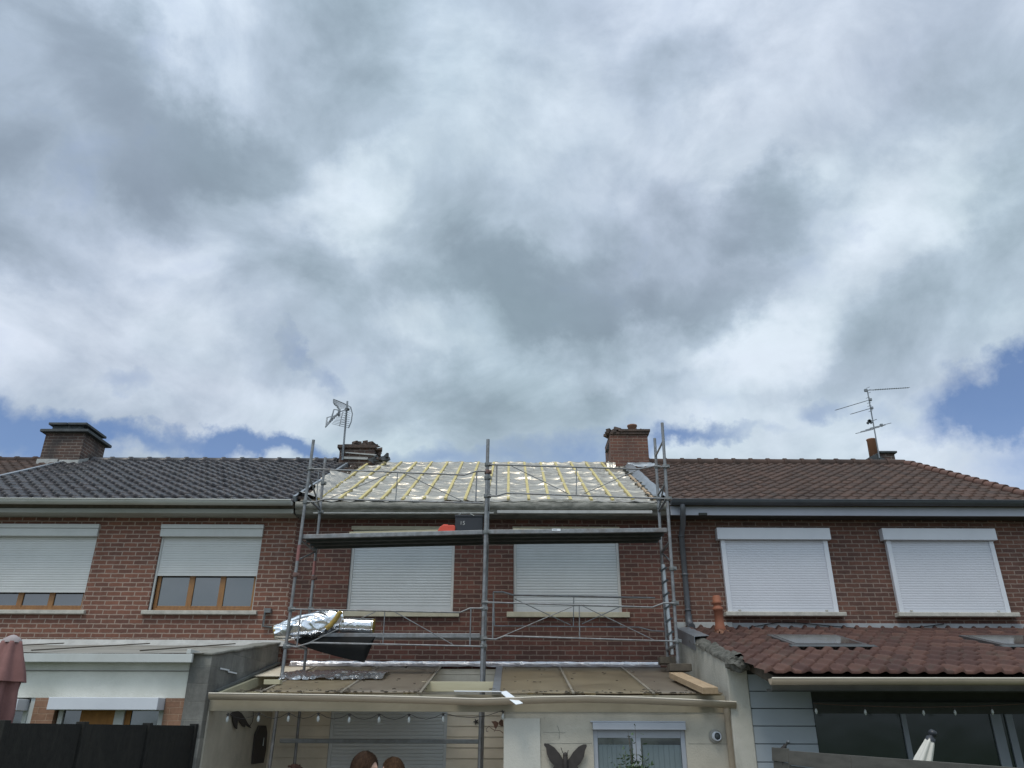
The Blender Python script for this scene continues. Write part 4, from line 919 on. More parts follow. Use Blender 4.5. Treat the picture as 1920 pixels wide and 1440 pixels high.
for k, (a, b, mt) in enumerate(cells):
    m = MB(); m.grid(lambda u, v: vroof(a + .02 + u * (b - a - .04), -0.0 + v * 1.0, 0.012 + .006 * noise.noise(Vector((u * 3 + k, v * 4, 2)))), 14, 14)
    m.build('roof_sheet', mt, vr, thick=0.012)
m = MB(); m.grid(lambda u, v: vroof(VX0 + u * (seams[1] - VX0 - .03), 0.55 + v * .45, 0.012), 4, 4); m.build('roof_sheet', SIDING, vr, thick=0.012)
BAR_M = plain('glazing_bar_grey', (.26, .23, .18), .6, col2=(.17, .15, .12), scale=6)
for x in seams[1:7]:
    m = MB(); m.bar(vroof(x, -0.01, 0.016), vroof(x, 1.0, 0.016), 0.034 if x != seams[4] else .10, 0.022, up=VN); m.build('glazing_bar', BAR_M if x != seams[4] else ZINC, vr, bevel=.004)
for k in range(9):
    x = VX0 + .05 + (VX1 - VX0 - .1) * k / 8
    m = MB(); m.bar(vroof(x, 0.02, -0.07), vroof(x, 0.98, -0.07), 0.06, 0.12, up=VN)
    if not (seams[3] < x < seams[4]): m.build('rafter', TIMBER_P, vr)
m = MB(); m.bar((seams[3] - .1, YV + 1.0, vroof(0, .36).z - .05), (seams[4] + .05, YV + 1.0, vroof(0, .36).z - .05), 0.06, 0.13); m.build('cross_beam', TIMBER_P, vr, bevel=.004)
m = MB(); m.bar((VX0, YV + 1.06, vroof(0, .36).z - .19), (VX0 + .75, YV + 1.06, vroof(0, .36).z - .15), 0.05, 0.12); m.build('cross_beam', TIMBER_P, vr, bevel=.004)
zbt, zbb = vz0 - 0.01, at(700, 1334, YV).z
m = MB()
m.grid(lambda u, v: Vector((VX0 + u * (VX1 - VX0), YV + (0.0 if v < .9 else .0) + .004 * noise.noise(Vector((u * 12, v * 3, 0))), zbb + v * (zbt - zbb) - 0.03 * u * (1 - v) * 0)), 60, 3)
m.box(VX0, VX1, YV + .006, YV + .16, zbb + .001, zbt - .02)
m.build('eaves_beam', BEAM_C, vr)
gpts = [(395, 1300.5), (520, 1302.5), (650, 1304.5), (790, 1308), (900, 1311.5), (1000, 1308), (1100, 1306), (1200, 1308.5), (1300, 1313), (1378, 1317)]
gutter('gutter', BEIGE, vr, [at(x, y, YV - 0.15) for x, y in gpts], 0.068, lip=0.008, lipmat=BEIGE_HI)
dpp = MB(); q0 = at(1362, 1325, YV - .13); dpp.tube([q0 + Vector((0, 0, .03)), q0 + Vector((0, 0, -.06)), q0 + Vector((.02, .06, -.12)), Vector((q0.x + .02, YV - .07, 0.05))], 0.042, 14)
dpp.build('downpipe', BEIGE, vr)
db = MB(); rd = random.Random(41)
for k in range(260):
    x = VX0 + .3 + rd.random() * (VX1 - VX0 - .4)
    if seams[3] < x < seams[4]: continue
    if rd.random() < .5: x = rd.choice(seams[1:7]) + rd.gauss(0, .05)
    c = vroof(min(max(x, VX0), VX1), rd.random() ** 3 * .10, .022); db.ball(c, rd.uniform(.006, .018), 6, (1.6, 1, .5), .8, k)
for k in range(60):
    c = vroof(VX0 + .4 + rd.random() * (VX1 - VX0 - .6), rd.uniform(.1, .98), .024)
    if seams[3] - .05 < c.x < seams[4] + .05: continue
    db.ball(c, rd.uniform(.006, .014), 6, (1.8, 1, .4), .8, k + 900)
tag(db.build('leaf_debris', TIMBER_D, vr), kind='stuff')
# front wall on the right half with its window
xw0 = at(945, 1400, YV).x
wx0, wx1, wz1 = at(1113, 1400, YV).x, at(1287, 1400, YV).x, at(1200, 1353, YV).z
m = MB(); facade(m, xw0, VX1, 0, zbb, YV + .01, [(wx0, wx1, 0.35, wz1)], 0.16)
m.add([(xw0, YV + .01, 0), (xw0, YV + .26, 0), (xw0, YV + .26, zbb), (xw0, YV + .01, zbb)], [(0, 1, 2, 3)]); m.add([(xw0, YV + .26, 0), (VX1, YV + .26, 0), (VX1, YV + .26, zbb), (xw0, YV + .26, zbb)], [(0, 1, 2, 3)])
fw_ = m.build('front_wall', RENDER_C, vr)
m = MB(); m.box(xw0 - .004, at(1013, 1400, YV).x, YV - .008, YV + .008, 0, at(980, 1347, YV).z); m.build('render_patch', RENDER_P, fw_)
def crack(pts, r, parent, mat, Y):
    m = MB(); q = [at(x, y, Y) for x, y in pts]; out = []
    for i in range(len(q) - 1):
        for k in range(6): 
            p = q[i].lerp(q[i + 1], k / 6); out.append(p + Vector((random.uniform(-.004, .004), 0, 0)))
    m.tube(out + [q[-1]], r, 5); m.build('crack', mat, parent)
crack([(1013, 1352), (1010, 1368), (1013, 1378), (1010, 1395), (1013, 1410), (1012, 1440)], 0.004, fw_, CONC, YV + .008)
crack([(1045, 1360), (1049, 1372), (1048, 1385)], 0.003, fw_, CONC, YV + .009)
crack([(1018, 1373), (1060, 1374)], 0.002, fw_, CONC, YV + .009)
crack([(1020, 1394), (1110, 1394)], 0.0022, fw_, CONC, YV + .009)
crack([(1290, 1394.5), (1370, 1395)], 0.0025, fw_, CONC, YV + .009)
m = MB(); m.box(wx0 - .004, wx1 + .004, YV - .045, YV + .10, at(1200, 1368.5, YV - .04).z, wz1 - .012); m.box(wx0 - .03, wx1 + .01, YV - .02, YV + .01, wz1 - .011, wz1 + .006)
sbx = m
mz = at(1200, 1368.5, YV).z
m = MB(); m.box(wx0, wx0 + .055, YV + .03, YV + .09, .35, mz); m.box(wx1 - .055, wx1, YV + .03, YV + .09, .35, mz); m.box(wx0 + .055, wx1 - .055, YV + .035, YV + .09, mz - .09, mz)
m.box(wx0 + .055, wx1 - .055, YV + .035, YV + .09, .35, .42)
cx_ = at(1195, 1400, YV).x; m.box(cx_ - .05, cx_ + .05, YV + .03, YV + .09, .42, mz - .09)
vw = m.build('window', plain('blue_white_frame', (0.36, 0.385, 0.42), 0.4, col2=(.31, .33, .36), scale=3), fw_, bevel=.004)
sbx.build('shutter_box', plain('shutter_box_grey', (0.42, 0.44, 0.48), 0.4, col2=(.37, .39, .425), scale=3), vw, bevel=.005)
m = MB(); m.box(wx0 + .055, wx1 - .055, YV + .06, YV + .065, .42, mz - .09); m.build('pane', GLASS, vw)
for (a, b) in ((wx0 + .06, cx_ - .07), (cx_ + .07, wx1 - .06)):
    m = MB(); m.grid(lambda u, v: Vector((a + u * (b - a), YV + .053 + .0025 * math.sin(u * 46) + .0015 * math.sin(u * 91), .43 + v * (mz - .09 - .43 - .075))), 90, 2); m.build('curtain', plain('net_curtain', (0.17, 0.21, 0.22), 0.9, col2=(.13, .165, .17), scale=3), vw)
# recessed back wall with siding, and its patio shutter
m = MB(); sx0, sx1 = XPW1 + .022, at(945, 1400, YW - .04).x + .6
hole = (fx(618, 1380), fx(838, 1380)); z = 0.0; cuts = [(sx0, hole[0]), (hole[1], sx1)]
while z + .15 < vz1 - .08:
    for (a, b) in cuts: m.prism([(a, YW - .03, z), (a, YW - .046, z + .004), (a, YW - .034, z + .148), (a, YW - .03, z + .15)], (b - a, 0, 0))
    if z > 2.2: m.prism([(hole[0], YW - .03, z), (hole[0], YW - .046, z + .004), (hole[0], YW - .034, z + .148), (hole[0], YW - .03, z + .15)], (hole[1] - hole[0], 0, 0))
    z += .15
m.box(sx0, sx1, YW - .044, YW - .03, z + .001, vz1 - .02)
m.build('siding', SIDING, vr)
m = MB(); a, b = hole; m.box(a, a + .05, YW - .02, YW + .08, 0.02, 2.22); m.box(b - .05, b, YW - .02, YW + .08, .02, 2.22)
m.box(a + .051, b - .051, YW - .01, YW + .08, 2.17, 2.219); m.box(a + .051, b - .051, YW - .01, YW + .08, .02, .05); pd = m.build('patio_door', SHUT_D, vr, bevel=.004)
m = MB(); slats(m, a + .05, b - .05, .05, 2.22, YW + .0, .05, .010); m.build('roller_shutter', SHUT_D, pd)
m = MB(); m.grid(lambda u, v: Vector((at(545, 1245, YW).x + u * (at(1236, 1245, YW).x - at(545, 1245, YW).x), YW - .02 - .10 * (1 - v) ** 2 - .008 * noise.noise(Vector((u * 45, v * 4, 1))), vz1 + .01 + .085 * v + .012 * noise.noise(Vector((u * 30, v * 2, 4))))), 220, 6)
m.build('foil_flashing', foil_mat('flashing_foil', (.62, .63, .66), .33, .5, 8.0), vr)

# right party wall
XPR0, XPR1 = 2.66, 2.91; YP = 10.15
# right extension roof plane
YG = 9.10
ez1 = at(1500, 1181, YW - .02).z; ez0 = at(1600, 1262, YG).z
def eroof(x, y, lift=0.0): return Vector((x, y, ez0 + (y - YG) * (ez1 - ez0) / (YW - YG) + lift))
pr = thing('party_wall', 'pale rendered party wall topped with mossy cement beside the red tiled roof', 'wall', (XPR1, YP, 0))
m = MB(); m.prism([(XPR0, YP, 0), (XPR0, YW - .02, 0), (XPR0, YW - .02, eroof(0, YW).z - .02), (XPR0, YP, eroof(0, YP).z - .03)], (XPR1 - XPR0, 0, 0)); m.build('wall', PILLAR, pr, bevel=.012)
def fillet(u, v):
    y = YG + .85 + v * (YW - YG - 1.9); a = math.pi * (.02 + .9 * u)
    n_ = .035 * noise.noise(Vector((u * 4, y * 5, 1))) + .03 * noise.noise(Vector((u * 7, y * 13, 4))); r_ = .10 + n_ + .05 * max(0, 1 - v * 4)
    return Vector((XPR0 + .11 - .125 * math.cos(a) * (1 + n_ * 4), y, eroof(0, y).z - .06 + r_ * math.sin(a) * .9))
m = MB(); m.grid(fillet, 16, 120)
for k in range(7): m.ball((XPR0 + .10 + .05 * math.sin(k * 2.1), YG + .87 + .02 * k, eroof(0, YG + .85).z - .04 - .02 * math.cos(k * 1.7)), .085 + .015 * math.sin(k), 14, (1.1, 1, .8), .55, k * 3)
m.build('mossy_fillet', CEMENT, pr)
m = MB()
A_ = lambda x, y, Y: at(x, y, Y)
za = eroof(0, 12.95).z; zb_ = eroof(0, 11.7).z
m.prism([(XPR0 - .012, 12.95, za + .04), (XPR0 - .012, 11.7, zb_ + .06), (XPR0 - .012, 11.7, zb_ - .13), (XPR0 - .012, 12.95, za - .15)], (.006, 0, 0)); m.prism([(XPR0 - .012, 12.95, za + .041), (XPR0 - .012, 11.7, zb_ + .061), (XPR0 + .2, 11.7, zb_ + .075), (XPR0 + .2, 12.95, za + .055)], (0, 0, .005))
m.build('zinc_capping', ZINC, pr)

# ================================================================== RIGHT EXTENSION
re = thing('house_extension', 'red tiled lean-to extension with skylights, beige gutter and blue-grey cladding', 'extension', (6, YG, 0))
EX0, EX1 = 2.80, 10.4
EV = Vector((0, YW - YG, ez1 - ez0)).normalized(); ELEN = math.hypot(YW - YG, ez1 - ez0)
EN = Vector((1, 0, 0)).cross(EV)
r = MB(); tiles(r, Vector((EX0, YG, ez0)), (1, 0, 0), EV, EX1 - EX0, ELEN, 0.214, 0.37, 0.052, 0.026, 9, 12, 's')
er = r.build('roof', TILE_R, re)
u = MB(); u.prism([Vector((EX0 + .14, YG + .1, ez0 + .0)) + EN * -.03, Vector((EX0 + .14, YW - .03, ez1)) + EN * -.03, Vector((EX0 + .14, YW - .03, ez1)) + EN * -.13, Vector((EX0 + .14, YG + .1, ez0)) + EN * -.13], (EX1 - EX0 - .2, 0, 0)); u.build('roof_deck', TIMBER_D, er)
def skylight(x0, x1, t0, t1):
    P = lambda x, t, l=0: Vector((x, YG, ez0)) + EV * t + EN * l
    m = MB(); fw = .07
    for (a, b, c, d) in ((x0, x0 + fw, t0, t1), (x1 - fw, x1, t0, t1), (x0 + fw, x1 - fw, t0, t0 + fw), (x0 + fw, x1 - fw, t1 - fw, t1)):
        m.prism([P(a, c, .02), P(b, c, .02), P(b, d, .02), P(a, d, .02)], EN * .060)
    s = m.build('skylight', plain('skylight_frame', (.075, .068, .068), .6, col2=(.05, .046, .046), scale=5), er, bevel=.006)
    m = MB(); m.prism([P(x0 + fw, t0 + fw, .075), P(x1 - fw, t0 + fw, .075), P(x1 - fw, t1 - fw, .075), P(x0 + fw, t1 - fw, .075)], EN * .008); m.build('pane', glass_mat('skylight_glass', (.03, .033, .035), .12, .5), s)
    m = MB(); m.grid(lambda u, v: P(x0 - .06 + u * (x1 - x0 + .12), t0 - .12 + v * .11, .075 - .010 * (1 - v)), 20, 3); m.build('skylight_apron', SLATE, s, thick=.004)
EP0 = Vector((0, YG, ez0))
def et(px, py): 
    q = onp(px, py, EP0 + EN * .05, EN); return q.x, (q - EP0 - EN * .05).dot(EV)
s1, s2, s3 = et(1489, 1213), et(1632, 1213), et(1445, 1195)
skylight(s1[0], s2[0], s1[1] + .05, s3[1] + .1)
s4 = et(1885, 1214); skylight(s4[0], s4[0] + (s2[0] - s1[0]), s4[1] + .05, s3[1] + .1)
m = MB(); m.box(EX0 - .15, fx(1372, 1168), YW - .035, YW - .001, ez1 + .02, ez1 + .115); m.build('upper_flashing', LEAD, re, bevel=.004)
m = MB(); m.box(fx(1372, 1168) + .003, EX1, YW - .03, YW - .001, ez1 + .01, ez1 + .105); m.build('upper_flashing', plain('grey_flashing', (.33, .345, .36), .6, col2=(.24, .25, .26), scale=4), re, bevel=.004)
cb = MB(); cp_ = [(1405, 1176), (1430, 1172), (1465, 1166), (1500, 1168), (1560, 1174), (1620, 1179), (1690, 1180), (1740, 1174), (1770, 1170)]
cb.tube([at(x, y, YW - .06) for x, y in cp_], .007, 6); tag(cb.build('cable', BLACK), 'thin black cable sagging along the wall above the red tiles', 'cable')
# clay tile ends shadowed gutter
gutter('gutter', BEIGE, re, [at(1444, 1272.5, YG - .09), at(1930, 1273, YG - .09), at(1930, 1273, YG - .09) + Vector((2.0, 0, 0))], .062, lip=.008, lipmat=BEIGE_HI)
m = MB(); m.box(EX0 + .07, EX1, YG + .02, YG + .05, ez0 - .18, ez0 - .04); m.box(EX0 + .07, EX1, YG + .05, YG + .22, ez0 - .185, ez0 - .155); m.build('eaves_beam', DARKB, re)
YC = 10.17
cw0 = XPR1 + 0.005
m = MB(); z = 0.0; cx1 = at(1533, 1390, YC).x
lines = [1296.5, 1333, 1366, 1400, 1434]
zc = [at(1430, y, YC).z for y in lines]; stepz = zc[1] - zc[2]
k = 0; ztop = zc[0]
while ztop > -0.1:
    a, b = max(ztop - stepz + .006, 0), ztop; m.prism([(cw0, YC + .02, a), (cw0, YC, a + .003), (cw0, YC, b - .003), (cw0, YC + .02, b)], (cx1 - cw0, 0, 0)); ztop -= stepz
    if ztop < .02: break
ztop = zc[0]
m.prism([(cw0, YC + .02, ztop + .006), (cw0, YC, ztop + .009), (cw0, YC, ztop + stepz), (cw0, YC + .02, ztop + stepz)], (cx1 - cw0, 0, 0))
m.build('cladding', CLAD, re)
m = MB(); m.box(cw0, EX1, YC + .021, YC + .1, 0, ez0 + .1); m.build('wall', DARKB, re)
zt2 = at(1700, 1338, YC).z
m = MB(); m.box(cx1 + .002, EX1, YC - .04, YC + .02, zt2, zt2 + .13); m.build('door_head', DARKB, re, bevel=.004)
m = MB(); pst = [(1703, 10), (1878, 20), (1903, 14)]
FR = plain('door_frame_grey', (.20, .22, .25), .5, col2=(.16, .18, .205), scale=3)
for (px, wd) in pst:
    q = at(px, 1390, YC - .03).x; h = wd / 2 / 160; m.box(q - h, q + h, YC - .03, YC + .019, 0, zt2 - .002)
m.box(cx1 + .002, EX1, YC - .03, YC + .019, -.02, .0)
dw = m.build('sliding_door', FR, re, bevel=.004)
m = MB(); q = at(1318, 964, YE); m.box(q.x - .07, q.x + .07, YE - .012, YE + .018, q.z - .02, q.z + .022); m.build('gutter_clip', DARKB, hr, bevel=.003)
m = MB(); m.box(cx1 + .003, EX1, YC - .006, YC + .002, .02, zt2); m.build('pane', GLASS_G, dw)

# ================================================================== TERRACOTTA FLUE
fy = 12.55
q = at(1352, 1193, fy)
t = thing('flue_pipe', 'orange terracotta plastic flue pipe rising from the red tiles', 'flue pipe', q)
p1 = at(1343, 1117, fy); hh = (p1 - q).length
m = MB(); m.lathe([(0, 0), (.085, 0), (.085, .12), (.075, .16), (.068, .2), (.066, hh * .62), (.078, hh * .63), (.082, hh * .66), (.078, hh * .70), (.062, hh * .71), (.062, hh * .78), (.075, hh * .79), (.078, hh * .84), (.066, hh * .86), (.066, hh * .97), (.05, hh), (0, hh)], q, axis=(p1 - q), n=24)
m.build('pipe', TERRA, t)
m = MB(); rubble(m, q + Vector((0, -.12, .03)), (.16, .1, .03), 14, .02, .045, 55, .5); m.build('mortar_bed', plain('mortar_bed', (.33, .17, .10), .95, col2=(.2, .1, .07), scale=9), t)

# ================================================================== SCAFFOLD
YF, YB = 11.6, 12.42
sc = thing('scaffold', 'galvanised steel tube scaffold standing across the middle house', 'scaffold', (-0.7, YF, 0))
def F(x, y): return at(x, y, YF)
def B(x, y): return at(x, y, YB)
TR = 0.0242
def pole(p, q, r=TR, mat=STEEL, name='pole'):
    m = MB(); m.tube([p, q], r, 12); return m.build(name, mat, sc)
def ext(p, q, z):            # extend the line p->q down to height z
    d = q - p; return p + d * ((z - p.z) / d.z)
lf0, lf1 = F(588, 825), F(528, 1270); pole(lf0, ext(lf0, lf1, 0.03))
lb0, lb1 = B(610, 858), B(568, 1275); pole(lb0, ext(lb0, lb1, 0.03), .022)
mf0, mf1 = F(915, 824), F(904, 1250); pole(mf0, ext(mf0, mf1, 0.03), .027)
mb0 = Vector((mf0.x, YB, mf0.z - .25)); pole(mb0, ext(mb0, Vector((ext(mf0, mf1, 0).x, YB, 0)), 0.03))
rf0, rf1 = F(1241.5, 793), F(1271, 1238); pole(rf0, rf1)
rb0, rb1 = B(1227.5, 822), B(1252, 1236); pole(rb0, rb1)
pole(B(1238, 1060) + Vector((.03, -.06, 0)), B(1252, 1232) + Vector((.06, -.06, .03)), .030, plain('bright_alloy', (.55, .57, .58), .4, metal=.5, col2=(.42, .44, .45), scale=8), 'ladder_stile')
for k in range(7):
    m = MB(); a = (B(1238, 1060) + Vector((.03, -.06, 0))).lerp(B(1252, 1232) + Vector((.06, -.06, .03)), (k + .4) / 7); m.bar(a + Vector((-.05, -.02, -.03)), a + Vector((.05, -.02, .03)), .03, .03); m.build('ladder_clip', SLATE, sc)
def between(a0, a1, f): return a0.lerp(a1, f)
def xat(p, q, z): return ext(p, q, z)
# transoms joining front and back poles, small corner braces
for (f0, f1, b0, b1) in ((lf0, lf1, lb0, lb1), (mf0, mf1, mb0, ext(mb0, Vector((ext(mf0, mf1, 0).x, YB, 0)), 0.03)), (rf0, rf1, rb0, rb1)):
    for z in (CZ + 3.28, CZ + 2.60, CZ + 1.12):
        m = MB(); m.tube([ext(f0, f1, z), ext(b0, b1, z)], .02, 10); m.build('transom', STEEL, sc)
    m = MB(); m.tube([ext(f0, f1, CZ + 3.62), ext(b0, b1, CZ + 3.30)], .014, 8); m.build('corner_brace', STEEL, sc); m = MB(); m.tube([ext(f0, f1, CZ + 2.30), ext(b0, b1, CZ + 2.6)], .014, 8); m.build('corner_brace', STEEL, sc)
m = MB(); m.tube([ext(rf0, rf1, F(1241, 826).z), ext(rb0, rb1, B(1229, 855).z)], .016, 8); m.build('corner_brace', STEEL, sc); m = MB(); m.tube([ext(rf0, rf1, F(1247, 905).z), ext(rb0, rb1, B(1235, 928).z)], .016, 8); m.build('corner_brace', STEEL, sc)
# couplers
def coupler(p, mat=STEEL_D, r=.04):
    m = MB(); m.lathe([(.024, -.035), (r, -.03), (r, .03), (.024, .035)], p, n=12); m.box(p.x + r * .4, p.x + r * 1.7, p.y - .03, p.y + .02, p.z - .025, p.z + .025); m.bar(p + Vector((r, -.05, -.01)), p + Vector((r, .03, -.01)), .016, .016)
    m.build('coupler', mat, sc, bevel=.003)
for y in (879, 941, 1078, 1142, 1212): coupler(ext(lf0, lf1, F(560, y).z), RUST if y == 1078 else STEEL_D)
for y in (906, 960, 1084, 1142): coupler(ext(lb0, lb1, B(600, y).z), RUST if y == 1084 else STEEL_D, .034)
for y in (871, 885, 896, 930, 998, 1129, 1141, 1197, 1211): coupler(ext(mf0, mf1, F(910, y).z), RUST if y == 885 else STEEL_D, .042 if y < 1000 else .036)
for y in (875, 935, 1066, 1131, 1202): coupler(ext(rf0, rf1, F(1250, y).z))
for y in (875, 935, 950): coupler(ext(rb0, rb1, B(1235, y).z), STEEL_D, .036)
PAINT = plain('faded_red_paint', (.30, .12, .11), .7, col2=(.18, .09, .085), scale=25)
for (f, g_, Yq, y0_, y1_) in ((lf0, lf1, YF, 1022, 1052), (lb0, lb1, YB, 1052, 1078)):
    m = MB(); m.tube([ext(f, g_, at(560, y0_, Yq).z), ext(f, g_, at(560, y1_, Yq).z)], .0262, 12); m.build('paint_mark', PAINT, sc)
# guard rails: one welded frame each
def guard(pts_list, Y, r=.0125, mat=STEEL):
    m = MB()
    for (pts, rr_) in pts_list: m.tube([at(x, y, Y) for x, y in pts], rr_ * .85, 8)
    m.build('guard_rail', mat, sc)
YGr = YF - .03
guard([([(579, 879), (870.6, 890.6), (894, 883.5), (911, 883.5)], .015), ([(575, 941), (592, 941), (610, 935.6), (907, 943.4)], .015), ([(745.6, 886.7), (741.7, 939)], .009),
       ([(894, 884), (892, 942)], .013), ([(756, 887), (870.6, 941)], .008), ([(735, 886), (612, 937)], .008), ([(598, 880), (593, 941)], .009)], YGr)
guard([([(915, 871), (1199, 879.6), (1226.7, 874), (1252, 875.7)], .015), ([(914, 930), (931, 930), (949, 924.5), (1256, 935.3)], .015), ([(931.5, 872), (930.6, 929.6)], .013),
       ([(1081, 877), (1080.5, 928)], .009), ([(958.5, 873.4), (1066, 926)], .008), ([(1094, 926), (1195, 881)], .008)], YGr)
guard([([(546, 1142), (863, 1148.4), (881, 1140.5), (906, 1140.5)], .014), ([(537, 1211), (556.6, 1212.6), (583, 1205), (905, 1212)], .014), ([(564.5, 1142.5), (556.6, 1212)], .014), ([(721.6, 1146), (717.7, 1208)], .009),
       ([(883, 1142), (881, 1210.6)], .012), ([(567, 1211), (704, 1147)], .008), ([(740, 1147), (849.7, 1209)], .008)], YGr)
guard([([(905, 1129), (1223, 1138.7), (1244.5, 1130.8), (1266, 1131)], .014), ([(905, 1197), (929, 1198.7), (946, 1192.6), (1271, 1202.6)], .014), ([(925, 1129), (923.6, 1197)], .013), ([(1086, 1134), (1087, 1197)], .009),
       ([(929, 1198.6), (1080.7, 1134)], .008), ([(1088.6, 1134), (1225.9, 1200)], .008)], YGr)
guard([([(925, 1110), (943, 1110), (963, 1116), (1228, 1121)], .016), ([(927.5, 1173.6), (1197, 1176), (1223, 1182.8), (1250, 1184)], .012), ([(1076, 1118), (1075, 1175)], .009),
       ([(965, 1123), (1070, 1172)], .008), ([(1166, 1136), (1091, 1170)], .008), ([(925, 1110), (927, 1173)], .012)], YB, mat=STEEL)
# decks
def deck(x0, x1, y0, y1, zt, th, name='deck', tilt=0.0):
    m = MB(); 
    P = lambda x, y, z: (x, y, z + tilt * (x - x0))
    def bx(a, b, c, d, e, f):
        v = [P(a, c, e), P(b, c, e), P(b, d, e), P(a, d, e), P(a, c, f), P(b, c, f), P(b, d, f), P(a, d, f)]
        m.add(v, [(0, 3, 2, 1), (4, 5, 6, 7), (0, 1, 5, 4), (1, 2, 6, 5), (2, 3, 7, 6), (3, 0, 4, 7)])
    bx(x0, x1, y0, y0 + .03, zt - th, zt)
    dk = m.build(name, STEEL, sc, bevel=.006)
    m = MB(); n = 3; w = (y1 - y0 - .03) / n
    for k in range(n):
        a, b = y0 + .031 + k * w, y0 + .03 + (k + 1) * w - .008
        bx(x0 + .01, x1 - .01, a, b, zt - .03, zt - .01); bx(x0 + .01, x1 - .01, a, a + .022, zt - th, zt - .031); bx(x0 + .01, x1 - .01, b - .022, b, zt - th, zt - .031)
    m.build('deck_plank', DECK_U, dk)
    return dk
dz = at(740, 1003.5, YF + .04).z
zL, zR_ = at(580, 998.5, YF + .03).z, at(905, 993.5, YF + .03).z
xa, xb = at(566, 1003, YF + .03).x, at(906, 998, YF + .03).x
def deckpx(x0p, yt0, x1p, yt1, th):
    a, b = at(x0p, yt0, YF + .03), at(x1p, yt1, YF + .03); return deck(a.x, b.x, YF + .03, YB - .03, a.z, th, tilt=(b.z - a.z) / (b.x - a.x))
deckpx(566, 1002, 905, 993.5, .065); deckpx(913, 993, 1251, 989.5, .065)
# bearer planks lower down
m = MB(); m.box(F(590, 1190).x, F(899, 1190).x, 11.86, 12.14, at(800, 1196, 11.86).z, at(800, 1187, 11.86).z); m.build('plank', STEEL, sc, bevel=.008)
m = MB(); m.box(F(524, 1390).x, F(897, 1390).x, YF - .0, YF + .16, F(700, 1394).z, F(700, 1385.5).z); m.build('plank', STEEL_D, sc, bevel=.008)
coupler(ext(lb0, lb1, B(540, 1437).z), RUST, .05)
m = MB(); m.tube([B(540, 1437), B(560, 1437), B(568, 1442)], .016, 8); m.build('hook', RUST, sc)
# bases on the right: screw jack and blocks
m = MB(); m.tube([rf1 + Vector((0, 0, .05)), rf1 + Vector((0, 0, -.05))], .03, 10); m.build('base_jack', STEEL, sc)
# timber blocks and plank on the veranda roof
def vtop(px, py, lift=0): return onp(px, py, VP0 + VN * lift, VN)
bl = MB(); c = rf1 + Vector((0, 0, -.10)); bl.box(c.x - .14, c.x + .17, YF - .10, YF + .12, c.z - .05, c.z + .05)
tag(bl.build('timber_block', TIMBER_D, bevel=.008), 'dark timber block under the right scaffold leg', 'timber block', 'dark blocks under the scaffold feet')
bl = MB(); c = rb1 + Vector((0, 0, -.02)); bl.box(c.x - .13, c.x + .12, YB - .09, YB + .12, c.z - .05, c.z + .05)
tag(bl.build('timber_block', TIMBER_D, bevel=.008), 'dark timber block against the brick wall, under the right rear scaffold pole', 'timber block', 'dark blocks under the scaffold feet')
bm_ = MB(); a = vtop(1332, 1290, .12); a2 = vtop(1268, 1262, .12)
dirv = (a2 - a).normalized(); bm_.bar(Vector((a.x, a.y, a.z)) - VN * .03, Vector((a2.x, a2.y, a2.z)) + dirv * .02 - VN * .03, .19, .075, up=VN)
tag(bm_.build('timber_plank', TIMBER, bevel=.004), 'thick fresh orange-brown timber plank lying on the veranda roof', 'timber plank')
# crossing sticks the front poles rest beside
# load on the upper deck
def deck_top(px): 
    f = (px - 566) / (905 - 566) if px < 910 else (px - 913) / (1251 - 913)
    return (at(566, 1002, YF + .03).z * (1 - f) + at(905, 993.5, YF + .03).z * f) if px < 910 else (at(913, 993, YF + .03).z * (1 - f) + at(1251, 989.5, YF + .03).z * f)
def on_deck(x0p, x1p, y0, y1, hgt, mat, name, label, cat, bevel=.005):
    a, b = at(x0p, 995, y0), at(x1p, 995, y0); z0 = deck_top((x0p + x1p) / 2) + .012
    m = MB(); m.box(a.x, b.x, y0, y1, z0, z0 + hgt); return tag(m.build(name, mat, bevel=bevel), label, cat)
def on_deck_r(*a, **k): return on_deck(*a, **k)
za_ = deck_top(700); 
m = MB(); p, q = at(657, 990, 12.1), at(824, 988, 12.1); m.bar(Vector((p.x, 12.1, deck_top(657) + .085)), Vector((q.x, 12.1, deck_top(824) + .085)), .09, .075)
tag(m.build('timber_board', TIMBER_P, bevel=.003), 'pale timber board lying on the scaffold deck left of the red tool', 'timber board', 'pale boards on the upper deck')
m = MB(); p, q = at(962, 988, 12.1), at(1159, 991, 12.1); m.bar(Vector((p.x, 12.1, deck_top(962) + .085)), Vector((q.x, 12.1, deck_top(1159) + .045)), .09, .06)
tag(m.build('timber_board', TIMBER_P, bevel=.003), 'pale timber board lying on the right scaffold deck above the shutter', 'timber board', 'pale boards on the upper deck')
# red plastic tool case
c0, c1 = at(821, 995, YF + .12), at(853, 995, YF + .12); zd = deck_top(838) + .012
th_ = thing('tool_case', 'small bright red plastic case on the scaffold deck', 'tool case', (c0.x, YF + .12, zd))
m = MB(); m.prism([(c0.x, YF + .12, zd), (c1.x, YF + .12, zd), (c1.x, YF + .12, zd + .085), (c1.x - .02, YF + .12, zd + .10), (c0.x + .07, YF + .12, zd + .10), (c0.x + .03, YF + .12, zd + .07), (c0.x, YF + .12, zd + .02)], (0, .12, 0)); m.build('body', ORANGE, th_, bevel=.008)
m = MB(); m.tube([(c0.x + .06, YF + .18, zd + .095), (c0.x + .08, YF + .18, zd + .115), (c0.x + .14, YF + .18, zd + .115), (c0.x + .15, YF + .18, zd + .095)], .008, 6); m.build('handle', ORANGE, th_)
